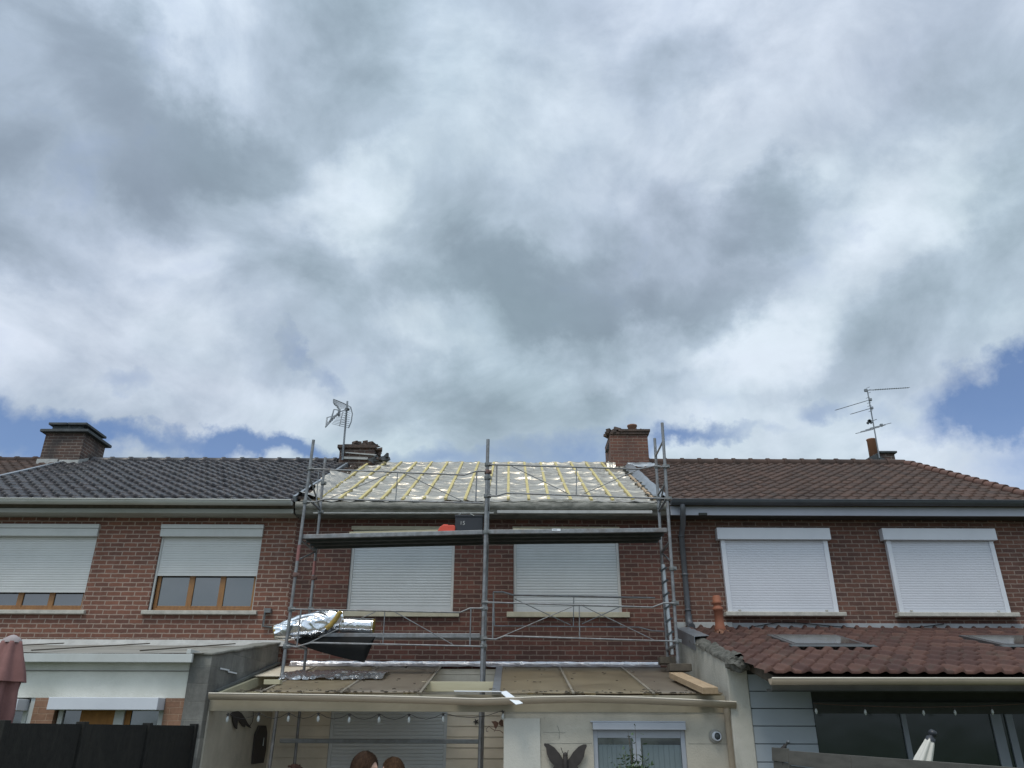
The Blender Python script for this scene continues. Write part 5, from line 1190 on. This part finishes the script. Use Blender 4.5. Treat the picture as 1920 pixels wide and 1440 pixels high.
# black crate with pale marking
c0, c1 = at(853, 990, YF + .2), at(904, 990, YF + .2); zd = deck_top(878) + .012; zt = at(880, 966, YF + .2).z
ck = thing('crate', 'black crate with a small white mark standing against the centre pole', 'crate', (c0.x, YF + .2, zd))
m = MB(); m.box(c0.x, c1.x, YF + .2, YF + .5, zd, zt); m.box(c0.x - .008, c1.x + .008, YF + .19, YF + .51, zt - .03, zt + .008); m.build('body', plain('black_plastic', (.022, .026, .034), .5, col2=(.016, .018, .024), scale=5), ck, bevel=.008)
def text_mesh(name, body, size, loc, mat, parent, ext_=.001):
    cu = bpy.data.curves.new(name, 'FONT'); cu.body = body; cu.size = size; cu.extrude = ext_; cu.align_x = 'CENTER'; cu.align_y = 'CENTER'
    o = bpy.data.objects.new(name, cu); COL.objects.link(o); o.rotation_euler = (R(90), 0, 0); o.location = loc
    bpy.context.view_layer.update()
    me = bpy.data.meshes.new_from_object(o.evaluated_get(bpy.context.evaluated_depsgraph_get())); me.transform(o.matrix_world); me.materials.clear(); me.materials.append(mat)
    bpy.data.objects.remove(o); n = bpy.data.objects.new(name, me); COL.objects.link(n); setparent(n, parent); return n
q = at(867, 981, YF + .198); text_mesh('marking', '15', .085, (q.x, YF + .197, q.z), LEAD, ck)
m = MB(); a = at(860, 966, YF + .2); m.bar((a.x, YF + .2, zt + .012), (a.x + .03, YF + .22, zt + .03), .01, .01); a = at(882, 967, YF + .2); m.bar((a.x, YF + .185, zt + .018), (a.x + .06, YF + .185, zt - .01), .01, .012); m.build('clasp', LEAD, ck)
lb = MB(); q = at(1043, 993.5, YF + .025); lb.box(q.x - .065, q.x + .065, YF + .0245, YF + .028, q.z - .018, q.z + .018); lbo = lb.build('deck_label', WHITE_S, sc)
lb = MB(); lb.box(q.x - .055, q.x + .01, YF + .0235, YF + .0243, q.z - .008, q.z + .008); lb.build('label_print', ZINC, lbo)
# ------- insulation rolls on the lower plank
def foil_roll(p, q, r0, name, label, seed, yellow_end=True, swell=None, n=64, m_=120, loose=.12):
    p, q = Vector(p), Vector(q); a = (q - p); L_ = a.length; ax = a.normalized(); b = ax.cross(Vector((0, 0, 1))).normalized(); c = b.cross(ax)
    t = thing(name, label, 'insulation roll', p, 'silver insulation rolls on the scaffold')
    def fn(u, v):
        th = 2 * math.pi * u; rr = r0 * (swell(v) if swell else 1)
        d = b * math.cos(th) + c * math.sin(th)
        fold = (1 - abs(noise.noise(Vector((math.cos(th + v * 2.2) * 1.5, math.sin(th + v * 2.2) * 1.5, v * 3.1 + seed))))) ** 8
        w = loose * (noise.noise(Vector((math.cos(th) * 1.3, math.sin(th) * 1.3, v * 3 + seed))) * .22 + fold * .13) + .010 * noise.noise(Vector((math.cos(th) * 4, math.sin(th) * 4, v * 14 + seed)))
        return p + ax * (v * L_) + d * rr * (1 + w - .05)
    m = MB(); m.grid(fn, n, m_); m.build('foil_skin', FOIL_B, t)
    m = MB()
    for (e, sgn) in ((p, -1), (q, 1)):
        rr = r0 * (swell(0 if sgn < 0 else 1) if swell else 1)
        m.lathe([(0, .0), (rr * .3, .012), (rr * .32, -.01), (rr * .9, .01), (rr * .97, -.02)], e, axis=ax * sgn, n=24)
    m.build('roll_end', plain('yellow_wool', (.42, .30, .07), .9, col2=(.25, .17, .05), scale=18, bump=.6), t)
    return t
pz0 = at(800, 1187, 11.86).z
foil_roll((at(640, 1170, 11.9).x, 11.93, pz0 + .118), (at(700, 1170, 11.9).x, 11.93, pz0 + .105), .112, 'insulation_roll', 'short tight silver foil roll with yellow end on the lower plank', 3)
foil_roll(at(514, 1186, 11.75) + Vector((0, 0, 0)), at(643, 1162, 11.98), .155, 'insulation_roll', 'long loosely wrapped silver foil roll overhanging the left pole', 8, loose=1.0,
          swell=lambda v: .62 + .55 * math.sin(min(1, v * 1.35) * math.pi * .62) * (1 if v < .8 else 1 - (v - .8) * .6))
m = MB(); y_pts = [(612, 1179), (622, 1170), (630, 1160), (636, 1150), (641, 1147)]
m.tube([at(x, y, 11.74) for x, y in y_pts], [.03, .036, .036, .034, .028], 10); yw = m.build('insulation_edge', MATS['yellow_wool']); tag(yw, 'curled yellow wool edge of the torn insulation blanket', 'insulation')
# draped black membrane
def hang(u, v):
    xt = 556 + u * (704 - 556)
    bot = 1199 + 43 * min(1, max(0, (xt - 556) / 128)) ** .62 if xt < 687 else 1242 - (xt - 687) / 17 * 43
    a = at(xt, 1194, 11.86); b = at(xt - 3 * v, bot, 11.86); p = a.lerp(b, v); sag = (a - b).length
    return p + Vector((0, -.30 * sag * math.sin(math.pi * min(1, v * 1.05)) + .012 * math.sin(u * 17 + v * 3) * v, 0))
m = MB(); m.grid(hang, 90, 18); tag(m.build('membrane_sheet', BLACK, thick=.004), 'black membrane sheet hanging below the silver rolls', 'sheet')
# crumpled foil on the veranda roof
def crumple(u, v):
    x = 530 + u * (726 - 530); p = vtop(x + v * 14 - 8, 1274 - v * 13, .03)
    return p + Vector((.05 * noise.noise(Vector((u * 9, v * 3, 4))), 0, .03 + .045 * abs(noise.noise(Vector((u * 6.3, v * 4, 2)))) + .05 * max(0, noise.noise(Vector((u * 3.1, v * 1.5, 12)))) + .018 * noise.noise(Vector((u * 31, v * 12, 7))) - .03 * (abs(v - .5) * 2) ** 3))
m = MB(); m.grid(crumple, 160, 22); tag(m.build('crumpled_foil', FOIL_B), 'crumpled strip of silver foil lying on the brown veranda roof', 'foil sheet')
# white strips on the gutter
m = MB(); p, q = at(852, 1301, YV - .08), at(940, 1302, YV - .10); m.bar(p + Vector((0, 0, .03)), q + Vector((0, 0, .03)), .12, .012)
p, q = at(943, 1300, YV - .02), at(974, 1320, YV - .30); m.bar(p + Vector((0, 0, .02)), q, .10, .008, up=(0, -.3, 1))
tag(m.build('plastic_trim', WHITE_S, bevel=.002), 'bent white plastic trim lying across the sagging gutter', 'trim')
m = MB(); p, q = at(497, 1279, 10.9), at(527, 1279, 10.9); m.bar(p, q, .12, .06); tag(m.build('timber_offcut', TIMBER_P, bevel=.003), 'short pale timber offcut at the left end of the veranda roof', 'timber')
# wall bracket at left of the middle house
t = MB(); t.tube([at(497, 1148, YW - .06), at(493, 1174, YW - .06), at(510, 1176, YW - .02)], .02, 8); t.box(fx(498, 1150), fx(510, 1150), YW - .10, YW - .001, fz(505, 1150), fz(505, 1142))
tag(t.build('pipe_bracket', STEEL_D), 'short grey pipe end fixed to the brick wall beside the foil roll', 'pipe')

# ================================================================== STRING LIGHTS
def star(mb, c, r, th=.012, n=5, ph=0.0):
    pts = []
    for k in range(2 * n):
        a = math.pi / 2 + math.pi * k / n + ph; rr = r if k % 2 == 0 else r * .42; pts.append(Vector((c.x + rr * math.cos(a), c.y, c.z + rr * math.sin(a))))
    mb.prism(pts, (0, th, 0))
bul = [(427, 1343), (485, 1342), (541, 1342), (597, 1342), (655, 1344), (711, 1344), (767, 1344), (831, 1343), (943, 1338)]
sl = thing('string_lights', 'festoon of clear bulbs with dark star caps under the cream veranda beam', 'string lights', at(485, 1338, YV + .05))
m = MB(); pts = []
for i in range(len(bul)):
    x, y = bul[i]; pts.append(at(x, y - 6, YV - .02))
    if i < len(bul) - 1:
        x2, y2 = bul[i + 1]
        for k in (0.25, .5, .75): pts.append(at(x + (x2 - x) * k, y - 5 + 10 * math.sin(math.pi * k) + (y2 - y) * k, YV - .02 + .02))
m.tube(pts, .0035, 5); m.build('cord', IRON, sl)
for k, (x, y) in enumerate(bul):
    c = at(x, y - 3, YV - .03); s_ = MB(); star(s_, c, .026, ph=random.uniform(-.3, .3)); s_.build('star_cap', IRON, sl)
    s_ = MB(); s_.lathe([(.006, 0), (.014, -.012), (.019, -.04), (.016, -.062), (.004, -.074), (0, -.075)], c + Vector((0, .012, -.014)), n=12); s_.build('bulb', BULB, sl)
sl2 = thing('string_lights', 'cord with small bulbs under the dark eaves of the tiled extension', 'string lights', at(1700, 1323, YG + .4))
m = MB(); m.tube([at(x, y, YG + .35) for x, y in ((1525, 1319), (1600, 1323), (1660, 1325), (1720, 1326), (1800, 1325), (1860, 1323), (1930, 1319))], .004, 5); m.build('cord', IRON_R, sl2)
for x in (1530, 1622, 1731, 1790, 1860):
    y = 1326 + 3 * math.sin((x - 1525) / 400 * math.pi); c = at(x, y, YG + .35); s_ = MB(); star(s_, c, .022); s_.build('star_cap', IRON, sl2)
    s_ = MB(); s_.lathe([(.005, 0), (.013, -.012), (.016, -.035), (.004, -.06), (0, -.061)], c + Vector((0, .01, -.012)), n=10); s_.build('bulb', BULB, sl2)

# ================================================================== WALL ORNAMENTS
def flat_shape(pts, Y, d, sx=1):
    return [at(x, y, Y) for x, y in pts], Vector((0, d, 0))
def pic(x, y): return (380 + x / 7.2, 1240 + y / 7.2)
# bird ornament on the side wall
YO = YV + .35
SWP, SWN = Vector((XPW1 + .05, 0, 0)), Vector((1, 0, 0))
def sw(x, y, l=0.0): return onp(x, y, SWP + Vector((l, 0, 0)), SWN)
t = thing('bird_ornament', 'dark iron bird with folded wings hanging under the beam', 'ornament', sw(450, 1345))
pb = [(385, 720), (420, 680), (485, 672), (530, 700), (560, 740), (610, 830), (665, 905), (620, 880), (585, 850), (575, 890), (550, 880), (500, 810), (478, 800), (470, 915), (440, 890), (420, 820), (412, 740)]
m = MB(); m.prism([sw(*pic(*p)) for p in pb], (-.02, 0, 0)); m.build('body', IRON, t, bevel=.003)
m = MB(); m.tube([sw(*pic(x, y)) for x, y in ((680, 655), (685, 740), (670, 820), (640, 870), (600, 850))], .005, 5); m.build('wire', IRON, t)
# thermometer shaped like a bottle on the side wall
t = thing('wall_plaque', 'tall dark bottle-shaped plaque hung on the cream side wall', 'plaque', sw(487, 1400))
pb = [(765, 865), (860, 868), (868, 900), (875, 970), (858, 1200), (825, 1370), (675, 1388), (690, 1200), (715, 980), (740, 930)]
m = MB(); m.prism([sw(*pic(*p)) for p in pb], (-.02, 0, 0)); pb_ = m.build('board', IRON, t, bevel=.004)
m = MB(); m.tube([sw(*pic(828, 1030), .006), sw(*pic(815, 1140), .006)], .007, 6); m.build('glass_tube', BULB, pb_)
# small star and rusty butterfly near the pole
def picb(x, y): return (860 + x / 7.2, 1240 + y / 7.2)
t = MB(); c = at(*picb(235, 815), YW - .06); star(t, c, .05, ph=.4); tag(t.build('star_ornament', IRON), 'small dark star on the siding just left of the scaffold pole', 'ornament')
t = thing('butterfly_ornament', 'small rusty butterfly with curled wire beside the pale render edge', 'ornament', at(*picb(540, 850), 10.7))
m = MB()
for pb in ([(440, 812), (500, 805), (540, 830), (535, 860), (505, 912), (480, 890), (470, 850)], [(540, 820), (575, 780), (600, 800), (602, 880), (575, 875), (545, 855)]):
    a, d = flat_shape([picb(*p) for p in pb], 10.7, .012); m.prism(a, d)
m.build('wings', IRON_R, t)
m = MB(); m.tube([at(*picb(x, y), 10.7) for x, y in ((600, 970), (560, 935), (480, 930), (410, 880), (370, 910), (375, 950), (400, 940))], .004, 5); m.tube([at(*picb(500, 905), 10.7), at(*picb(478, 950), 10.7)], .003, 5); m.build('wire', IRON_R, t)
# big iron butterfly on the front wall
t = thing('butterfly_ornament', 'large dark iron butterfly spread on the cream wall beside the window', 'ornament', at(1060, 1440, YV))
right = [(1500, 1300), (1550, 1220), (1620, 1150), (1680, 1120), (1725, 1120), (1728, 1150), (1705, 1200), (1690, 1290), (1650, 1370), (1600, 1410), (1640, 1480), (1600, 1600), (1540, 1680), (1480, 1600), (1460, 1450), (1465, 1340)]
left = [(1400, 1310), (1360, 1240), (1290, 1160), (1210, 1110), (1160, 1105), (1150, 1130), (1180, 1170), (1190, 1250), (1230, 1340), (1290, 1410), (1250, 1480), (1280, 1600), (1340, 1680), (1400, 1600), (1425, 1450), (1420, 1340)]
for s_ in (right, left):
    m = MB(); ctr = Vector(at(*picb(1440, 1400), YV)); pts = [at(*picb(*p), YV - .04) for p in s_]
    pts = [Vector((p.x, YV - .03 - .25 * abs(p.x - ctr.x) ** 1.0 * .5, p.z)) for p in pts]; m.prism(pts, (0, .008, 0)); m.build('wing', IRON, t, bevel=.003)
m = MB(); m.tube([at(*picb(x, y), YV - .05) for x, y in ((1440, 1255), (1440, 1300), (1442, 1400), (1445, 1550), (1450, 1700))], [.022, .03, .028, .022, .01], 10)
m.ball(at(*picb(1441, 1262), YV - .05), .03, 10); m.tube([at(*picb(1425, 1265), YV - .05), at(*picb(1400, 1220), YV - .06), at(*picb(1380, 1160), YV - .06)], .004, 5); m.tube([at(*picb(1460, 1265), YV - .05), at(*picb(1480, 1200), YV - .06)], .004, 5); m.build('body', IRON, t)
# round vent
c = at(1341, 1380.5, YV)
t = thing('wall_vent', 'round grey vent with dark centre on the cream wall near the downpipe', 'vent', c)
m = MB(); m.lathe([(0, .0), (.075, 0), (.078, .015), (.07, .02), (0, .02)], c + Vector((0, .01, 0)), axis=(0, -1, 0), n=28); m.build('plate', plain('vent_plate', (.30, .29, .26), .7, col2=(.24, .23, .2)), t)
c2 = c + Vector((.005, -.01, 0))
m = MB(); m.lathe([(.052, 0), (.052, .05), (.045, .055), (.04, .05), (.04, .0)], c2, axis=(.2, -1, 0), n=28); m.build('rim', WHITE_B, t)
m = MB(); m.lathe([(0, .06), (.02, .06), (.022, .05), (.03, .052), (.032, .04), (.04, .04), (.04, 0)], c2, axis=(.2, -1, 0), n=24); m.build('louvre', SLATE, t)

# ================================================================== PLANT IN FRONT OF THE WINDOW
yp = 9.3
pc = at(1195, 1440, yp)
t = thing('potted_plant', 'sparse leafy green shrub in a clay pot in front of the veranda window', 'plant', (pc.x, yp, 0.03))
m = MB(); m.lathe([(0, 0), (.15, 0), (.20, .34), (.22, .34), (.22, .38), (.19, .38), (.18, .33), (0, .33)], (pc.x, yp, .03), n=28); m.build('pot', POT, t)
rl_ = random.Random(3); st = MB(); lf = MB()
tips = []
for k in range(30):
    ang = rl_.uniform(0, 6.28); spread = rl_.uniform(.05, .34); top = rl_.uniform(1.20, 1.52) if k > 2 else (1.82, 1.74, 1.70)[k]
    if k <= 2: spread = .08 * k
    p0 = Vector((pc.x, yp, .38)); pts = [p0 + Vector((math.cos(ang) * spread * f ** 1.4, math.sin(ang) * spread * f ** 1.4, (top - .38) * f)) for f in (0, .25, .5, .75, 1)]
    st.tube(pts, [.010, .008, .006, .004, .002], 5)
    for j in range(80 if k > 2 else 22):
        f = rl_.uniform(.35, 1); i = min(3, int(f * 4)); c = pts[i].lerp(pts[i + 1], f * 4 - i) + Vector((rl_.gauss(0, .05), rl_.gauss(0, .05), rl_.gauss(0, .03)))
        s_ = rl_.uniform(.016, .036); a = Vector((rl_.gauss(0, 1), rl_.gauss(0, 1), rl_.gauss(.2, .7))).normalized(); b = a.cross(Vector((rl_.random(), rl_.random(), 1))).normalized()
        nn = a.cross(b); lf.add([c - a * s_, c + b * s_ * .45 + nn * s_ * .15, c + a * s_, c - b * s_ * .45 + nn * s_ * .15], [(0, 1, 2, 3)])
st.build('stem', TIMBER_D, t); lf.build('foliage', LEAF, t)

# ================================================================== FENCES
fd = thing('fence', 'tall solid black fence panels along the left garden boundary', 'fence', (-3.80, 8.5, 0))
FX = -3.80; ztf_ = CZ + .035
ys = [10.15, 8.85, 7.50, 6.32]
for k in range(3):
    m = MB(); a, b = ys[k + 1] + .045, ys[k] - .045; nb = 12
    for j in range(nb):
        z0, z1 = .05 + j * (ztf_ - .05) / nb, .05 + (j + 1) * (ztf_ - .05) / nb; m.prism([(FX + .015, a, z0), (FX - .015, a, z0 + .004), (FX - .015, a, z1 - .004), (FX + .015, a, z1)], (0, b - a, 0))
    m.build('panel', FENCE_D, fd)
for y in ys:
    m = MB(); m.box(FX - .04, FX + .04, y - .04, y + .04, 0, ztf_ + .02); m.build('post', FENCE_D, fd, bevel=.004)
fr = thing('fence', 'weathered grey timber fence along the right garden boundary', 'fence', (2.92, 7.5, 0))
FX = 2.92; zt = CZ - .19
for (a, b, n, dz_) in ((9.05, 9.6, 1, .02), (7.4, 9.04, 1, 0), (5.5, 7.39, 1, .0), (3.6, 5.49, 1, .0)):
    z = zt + dz_; j = 0
    while z > .1:
        m = MB(); h = .135; m.prism([(FX, a, z - h), (FX + .02, a, z - h), (FX + .03, a, z), (FX + .012, a, z)], (0, b - a, 0)); 
        if j < 5 : m.build('board', FENCE_W, fr, bevel=.003)
        else:
            m.build('board', FENCE_W, fr)
        z -= .142; j += 1
for y in (9.62, 7.395, 5.495, 3.6):
    m = MB(); m.box(FX + .03, FX + .10, y - .035, y + .035, 0, zt - .03); m.build('post', FENCE_W, fr, bevel=.004)
# hose nozzle on the right fence
c = at(1470, 1404, 9.3)
t = thing('hose_nozzle', 'small dark metal nozzle resting on top of the grey timber fence', 'nozzle', c)
m = MB(); m.tube([c + Vector((-.03, 0, -.08)), c + Vector((-.02, 0, .0)), c + Vector((.02, 0, .03))], [.01, .022, .022], 8); m.tube([c + Vector((.01, 0, .02)), c + Vector((.05, 0, .065))], .012, 8); m.tube([c + Vector((-.035, -.02, -.02)), c + Vector((-.04, -.02, -.16))], .008, 6); m.build('body', IRON, t)
m = MB(); m.ball(c + Vector((.055, -.01, .07)), .02, 10); m.build('tip', STEEL, t)

# ================================================================== PARASOLS
def parasol_closed(base, top, prof, mat, nfold, depth, t, seed=0):
    base, top = Vector(base), Vector(top); ax = (top - base).normalized(); L_ = (top - base).length
    b = ax.cross(Vector((0, 1, 0))).normalized(); c = ax.cross(b); n = nfold * 10
    def fn(u, v):
        th = 2 * math.pi * u; i = min(len(prof) - 2, int(v * (len(prof) - 1))); f = v * (len(prof) - 1) - i
        r0, h0 = prof[i]; r1, h1 = prof[i + 1]; rr = r0 + (r1 - r0) * f; h = h0 + (h1 - h0) * f
        k = 1 + depth * math.cos(nfold * th + .6 * noise.noise(Vector((h * 2, seed, 0)))) * min(1, rr / .05) + .12 * noise.noise(Vector((math.cos(th) * 2, math.sin(th) * 2, h * 3 + seed)))
        return base + ax * h + (b * math.cos(th) + c * math.sin(th)) * rr * k
    m = MB(); m.grid(fn, n, (len(prof) - 1) * 6); return m.build('canopy', mat, t)
pc = at(24, 1198, 6.9)
t = thing('parasol', 'closed faded pink parasol at the left edge of the picture', 'parasol', (pc.x, 6.9, 0))
H = pc.z
m = MB(); m.tube([(pc.x, 6.9, 0), (pc.x, 6.9, H - .05)], .024, 12); m.build('pole', TIMBER_D, t)
parasol_closed((pc.x, 6.9, 0), (pc.x, 6.9, H), [(.05, .75), (.10, .85), (.115, 1.1), (.125, 1.5), (.135, 1.85), (.12, 2.05), (.125, H - .30)], PINK, 6, .26, t, 2)
parasol_closed((pc.x, 6.9, 0), (pc.x, 6.9, H), [(.165, H - .34), (.15, H - .27), (.115, H - .15), (.07, H - .02), (.0, H - .015)], PINK, 6, .16, t, 5)
m = MB(); m.lathe([(.075, -.03), (.07, 0), (.02, .03), (0, .035)], (pc.x, 6.9, H), n=20); m.build('cap', plain('parasol_cap', (.35, .30, .30), .7), t)
# white one
p0, p1 = at(1715, 1470, 7.4), at(1745, 1386, 7.4); ax = (p1 - p0).normalized()
t = thing('parasol', 'closed white parasol with black cap behind the grey timber fence', 'parasol', (p0.x - .3, 7.4, 0))
base = p1 - ax * 1.3
parasol_closed(base, p1, [(.02, .2), (.055, .4), (.078, .8), (.066, 1.1), (.036, 1.29), (0, 1.302)], CANVAS_W, 6, .14, t, 9)
m = MB(); m.lathe([(.042, -.02), (.038, .012), (.022, .02), (.024, .03), (.036, .042), (.037, .06), (.026, .078), (0, .085)], p1, axis=ax, n=20); m.build('cap', plain('parasol_black', (.02, .023, .03), .4), t)
m = MB(); m.tube([base + ax * .3, base - ax * ((base.z - .02) / ax.z)], .02, 10); m.build('pole', IRON, t)

# ================================================================== PEOPLE
def person(loc, yaw, H, hair_mat, shirt, trousers, label, arm_pose):
    t = thing('person', label, 'person', loc); t.rotation_euler = (0, 0, yaw); bpy.context.view_layer.update()
    k = H / 1.75
    def chain_mesh(name, verts, edges, radii, mat, sub=2):
        me = bpy.data.meshes.new(name); me.from_pydata([Vector(v) * k for v in verts], edges, []); me.materials.append(mat)
        o = bpy.data.objects.new(name, me); COL.objects.link(o); o.parent = t
        md = o.modifiers.new('skin', 'SKIN'); md.use_smooth_shade = True
        for i, r_ in enumerate(radii):
            rr = r_ if isinstance(r_, tuple) else (r_, r_); me.skin_vertices[0].data[i].radius = (rr[0] * k, rr[1] * k)
        me.skin_vertices[0].data[0].use_root = True
        s_ = o.modifiers.new('sub', 'SUBSURF'); s_.levels = sub; s_.render_levels = sub
        return o
    # +X is the way the person faces
    V = [(0, 0, .95), (0, 0, 1.12), (0, 0, 1.30), (0, 0, 1.44), (0.005, 0, 1.52), (.01, 0, 1.60),          # spine, neck
         (0, .09, .90), (.02, .10, .50), (0, .10, .08), (.14, .11, .04),
         (0, -.09, .90), (.02, -.10, .50), (0, -.10, .08), (.14, -.11, .04),
         (0, .19, 1.42), (-.01, .23, 1.14), (.12, .20, .92), (.18, .19, .86),
         (0, -.19, 1.42), (-.01, -.23, 1.14), (.12, -.20, .92), (.18, -.19, .86)]
    E = [(0, 1), (1, 2), (2, 3), (3, 4), (4, 5), (0, 6), (6, 7), (7, 8), (8, 9), (0, 10), (10, 11), (11, 12), (12, 13), (3, 14), (14, 15), (15, 16), (16, 17), (3, 18), (18, 19), (19, 20), (20, 21)]
    Rr = [(.12, .15), (.105, .13), (.115, .16), (.08, .12), .052, .055, .09, .055, .038, .03, .09, .055, .038, .03, .055, .04, .027, .035, .055, .04, .027, .035]
    for s_, hi in ((1, 17), (-1, 21)):                      # fingers
        hx, hy, hz = V[hi]
        for j, (dx, dy, L_) in enumerate(((.03, .028, .085), (.045, .010, .095), (.045, -.010, .09), (.03, -.028, .075), (.0, .045, .05))):
            i = len(V); V += [(hx + dx, hy + dy, hz - .02), (hx + dx + L_ * .5, hy + dy * 1.1, hz - .05), (hx + dx + L_ * .7, hy + dy * 1.1, hz - .085)]; Rr += [.010, .009, .007]
            E += [(hi, i), (i, i + 1), (i + 1, i + 2)]
    body = chain_mesh('body', V, E, Rr, SKIN, 2)
    # head: shaped surface with brow, eyes, nose, mouth, chin and ears
    def head_fn(u, v, grow=1.0):
        th, ph = 2 * math.pi * u, math.pi * v
        x, y, z = math.sin(ph) * math.cos(th), math.sin(ph) * math.sin(th), math.cos(ph)
        px, py, pz = x * .100, y * .078, z * .118
        if z < 0: px *= 1 - .18 * (-z) + .10 * max(0, x) * (-z); py *= 1 - .32 * (-z)
        if grow == 1.0:
            g_ = lambda a, b, c, s1, s2: math.exp(-((y * .078 - a) / s1) ** 2 - ((z * .118 - b) / s2) ** 2) * c * (1 if x > 0 else 0)
            px += g_(0, -.028, .024, .012, .020) + g_(0, -.005, .012, .009, .03) - g_(.031, .004, .012, .014, .009) - g_(-.031, .004, .012, .014, .009) + g_(0, .022, .006, .05, .008)
            px += g_(0, -.062, .007, .022, .005) + g_(0, -.073, .008, .02, .005) - g_(0, -.0675, .004, .024, .003) + g_(0, -.1, .010, .02, .012)
        return Vector((px * grow + .012, py * grow, pz * grow + 1.645)) * k
    m = MB(); m.grid(head_fn, 64, 48)
    for s_ in (-1, 1): m.ball(Vector((0.0, s_ * .078, 1.635)) * k, .030 * k, 12, (.6, .3, 1.0))
    # weld the head mesh into the body object so the figure stays one surface
    ho = m.build('head', SKIN, None, merge=True); ho.parent = t
    ho.parent = body
    for s_ in (-1, 1):
        e_ = MB(); e_.ball(Vector((.098, s_ * .031, 1.65)) * k, .012 * k, 10); eo = e_.build('eye', plain('eye_white', (.7, .7, .68), .2), None); eo.parent = body
    hm_ = MB()
    def hair_fn(u, v):
        th = 2 * math.pi * u; front = max(0, math.cos(th)); lim = .70 - .36 * front ** 1.5
        p = head_fn(u, v * lim, 1.0) ; c = Vector((.008, 0, 1.645)) * k; d = (p - c)
        w = 1.09 + .022 * noise.noise(Vector((u * 70 + 2 * noise.noise(Vector((u * 6, v * 4, 2))), v * 2, 1))) + .03 * noise.noise(Vector((u * 24, v * 2.5, 6))) + .03 * noise.noise(Vector((math.cos(th) * 3, math.sin(th) * 3, v * 4)))
        if v > .97: w = 1.0
        return c + d * w
    hm_.grid(hair_fn, 260, 50)
    for j in range(4200):                                     # loose strands that break the outline
        u, v = random.random(), random.random() ** .6 * .95; p = hair_fn(u, v); q = hair_fn(u + random.uniform(-.01, .01), min(.98, v + .10)); d = (p - Vector((.008, 0, 1.645)) * k).normalized()
        a = p + d * .002; b = q + d * random.uniform(.002, .010); s_ = (b - a).cross(d).normalized() * .0012
        hm_.add([a - s_, a + s_, b + s_ * .3, b - s_ * .3], [(0, 1, 2, 3)])
    h_ = hm_.build('hair', hair_mat, None); h_.parent = body
    # clothes follow the body
    chain_mesh('shirt', [(0, 0, .93), (0, 0, 1.12), (0, 0, 1.30), (0, 0, 1.43), (0, .19, 1.42), (-.01, .225, 1.22), (0, -.19, 1.42), (-.01, -.225, 1.22)],
               [(0, 1), (1, 2), (2, 3), (3, 4), (4, 5), (3, 6), (6, 7)], [(.135, .165), (.125, .15), (.132, .175), (.09, .13), .068, .056, .068, .056], shirt)
    chain_mesh('trousers', [(0, 0, .95), (0, .09, .88), (.02, .10, .50), (0, .10, .10), (0, -.09, .88), (.02, -.10, .50), (0, -.10, .10)], [(0, 1), (1, 2), (2, 3), (0, 4), (4, 5), (5, 6)],
               [(.13, .16), .105, .072, .06, .105, .072, .06], trousers)
    for s_ in (-1, 1):
        m = MB(); m.ball(Vector((.05, s_ * .105, .045)) * k, .075 * k, 14, (1.7, .62, .6)); so = m.build('shoe', IRON, None); so.parent = t
    return t
SH1 = plain('blue_shirt', (.08, .11, .18), .9); SH2 = plain('grey_shirt', (.25, .25, .26), .9); TRS = plain('dark_trousers', (.04, .045, .06), .9)
pa = at(683, 1408, 5.75); person((pa.x, 5.75, .03), R(-20), (pa.z - .03) / 1.775 * 1.75, HAIR, SH1, TRS, 'person with brown hair in the left of the pair, only top of head in view', 0)
pb = at(741, 1419, 6.75); person((pb.x, 6.75, .03), R(200), (pb.z - .03) / 1.775 * 1.75, HAIR2, SH2, TRS, 'person with short auburn hair to the right of the larger head, forehead in view', 0)
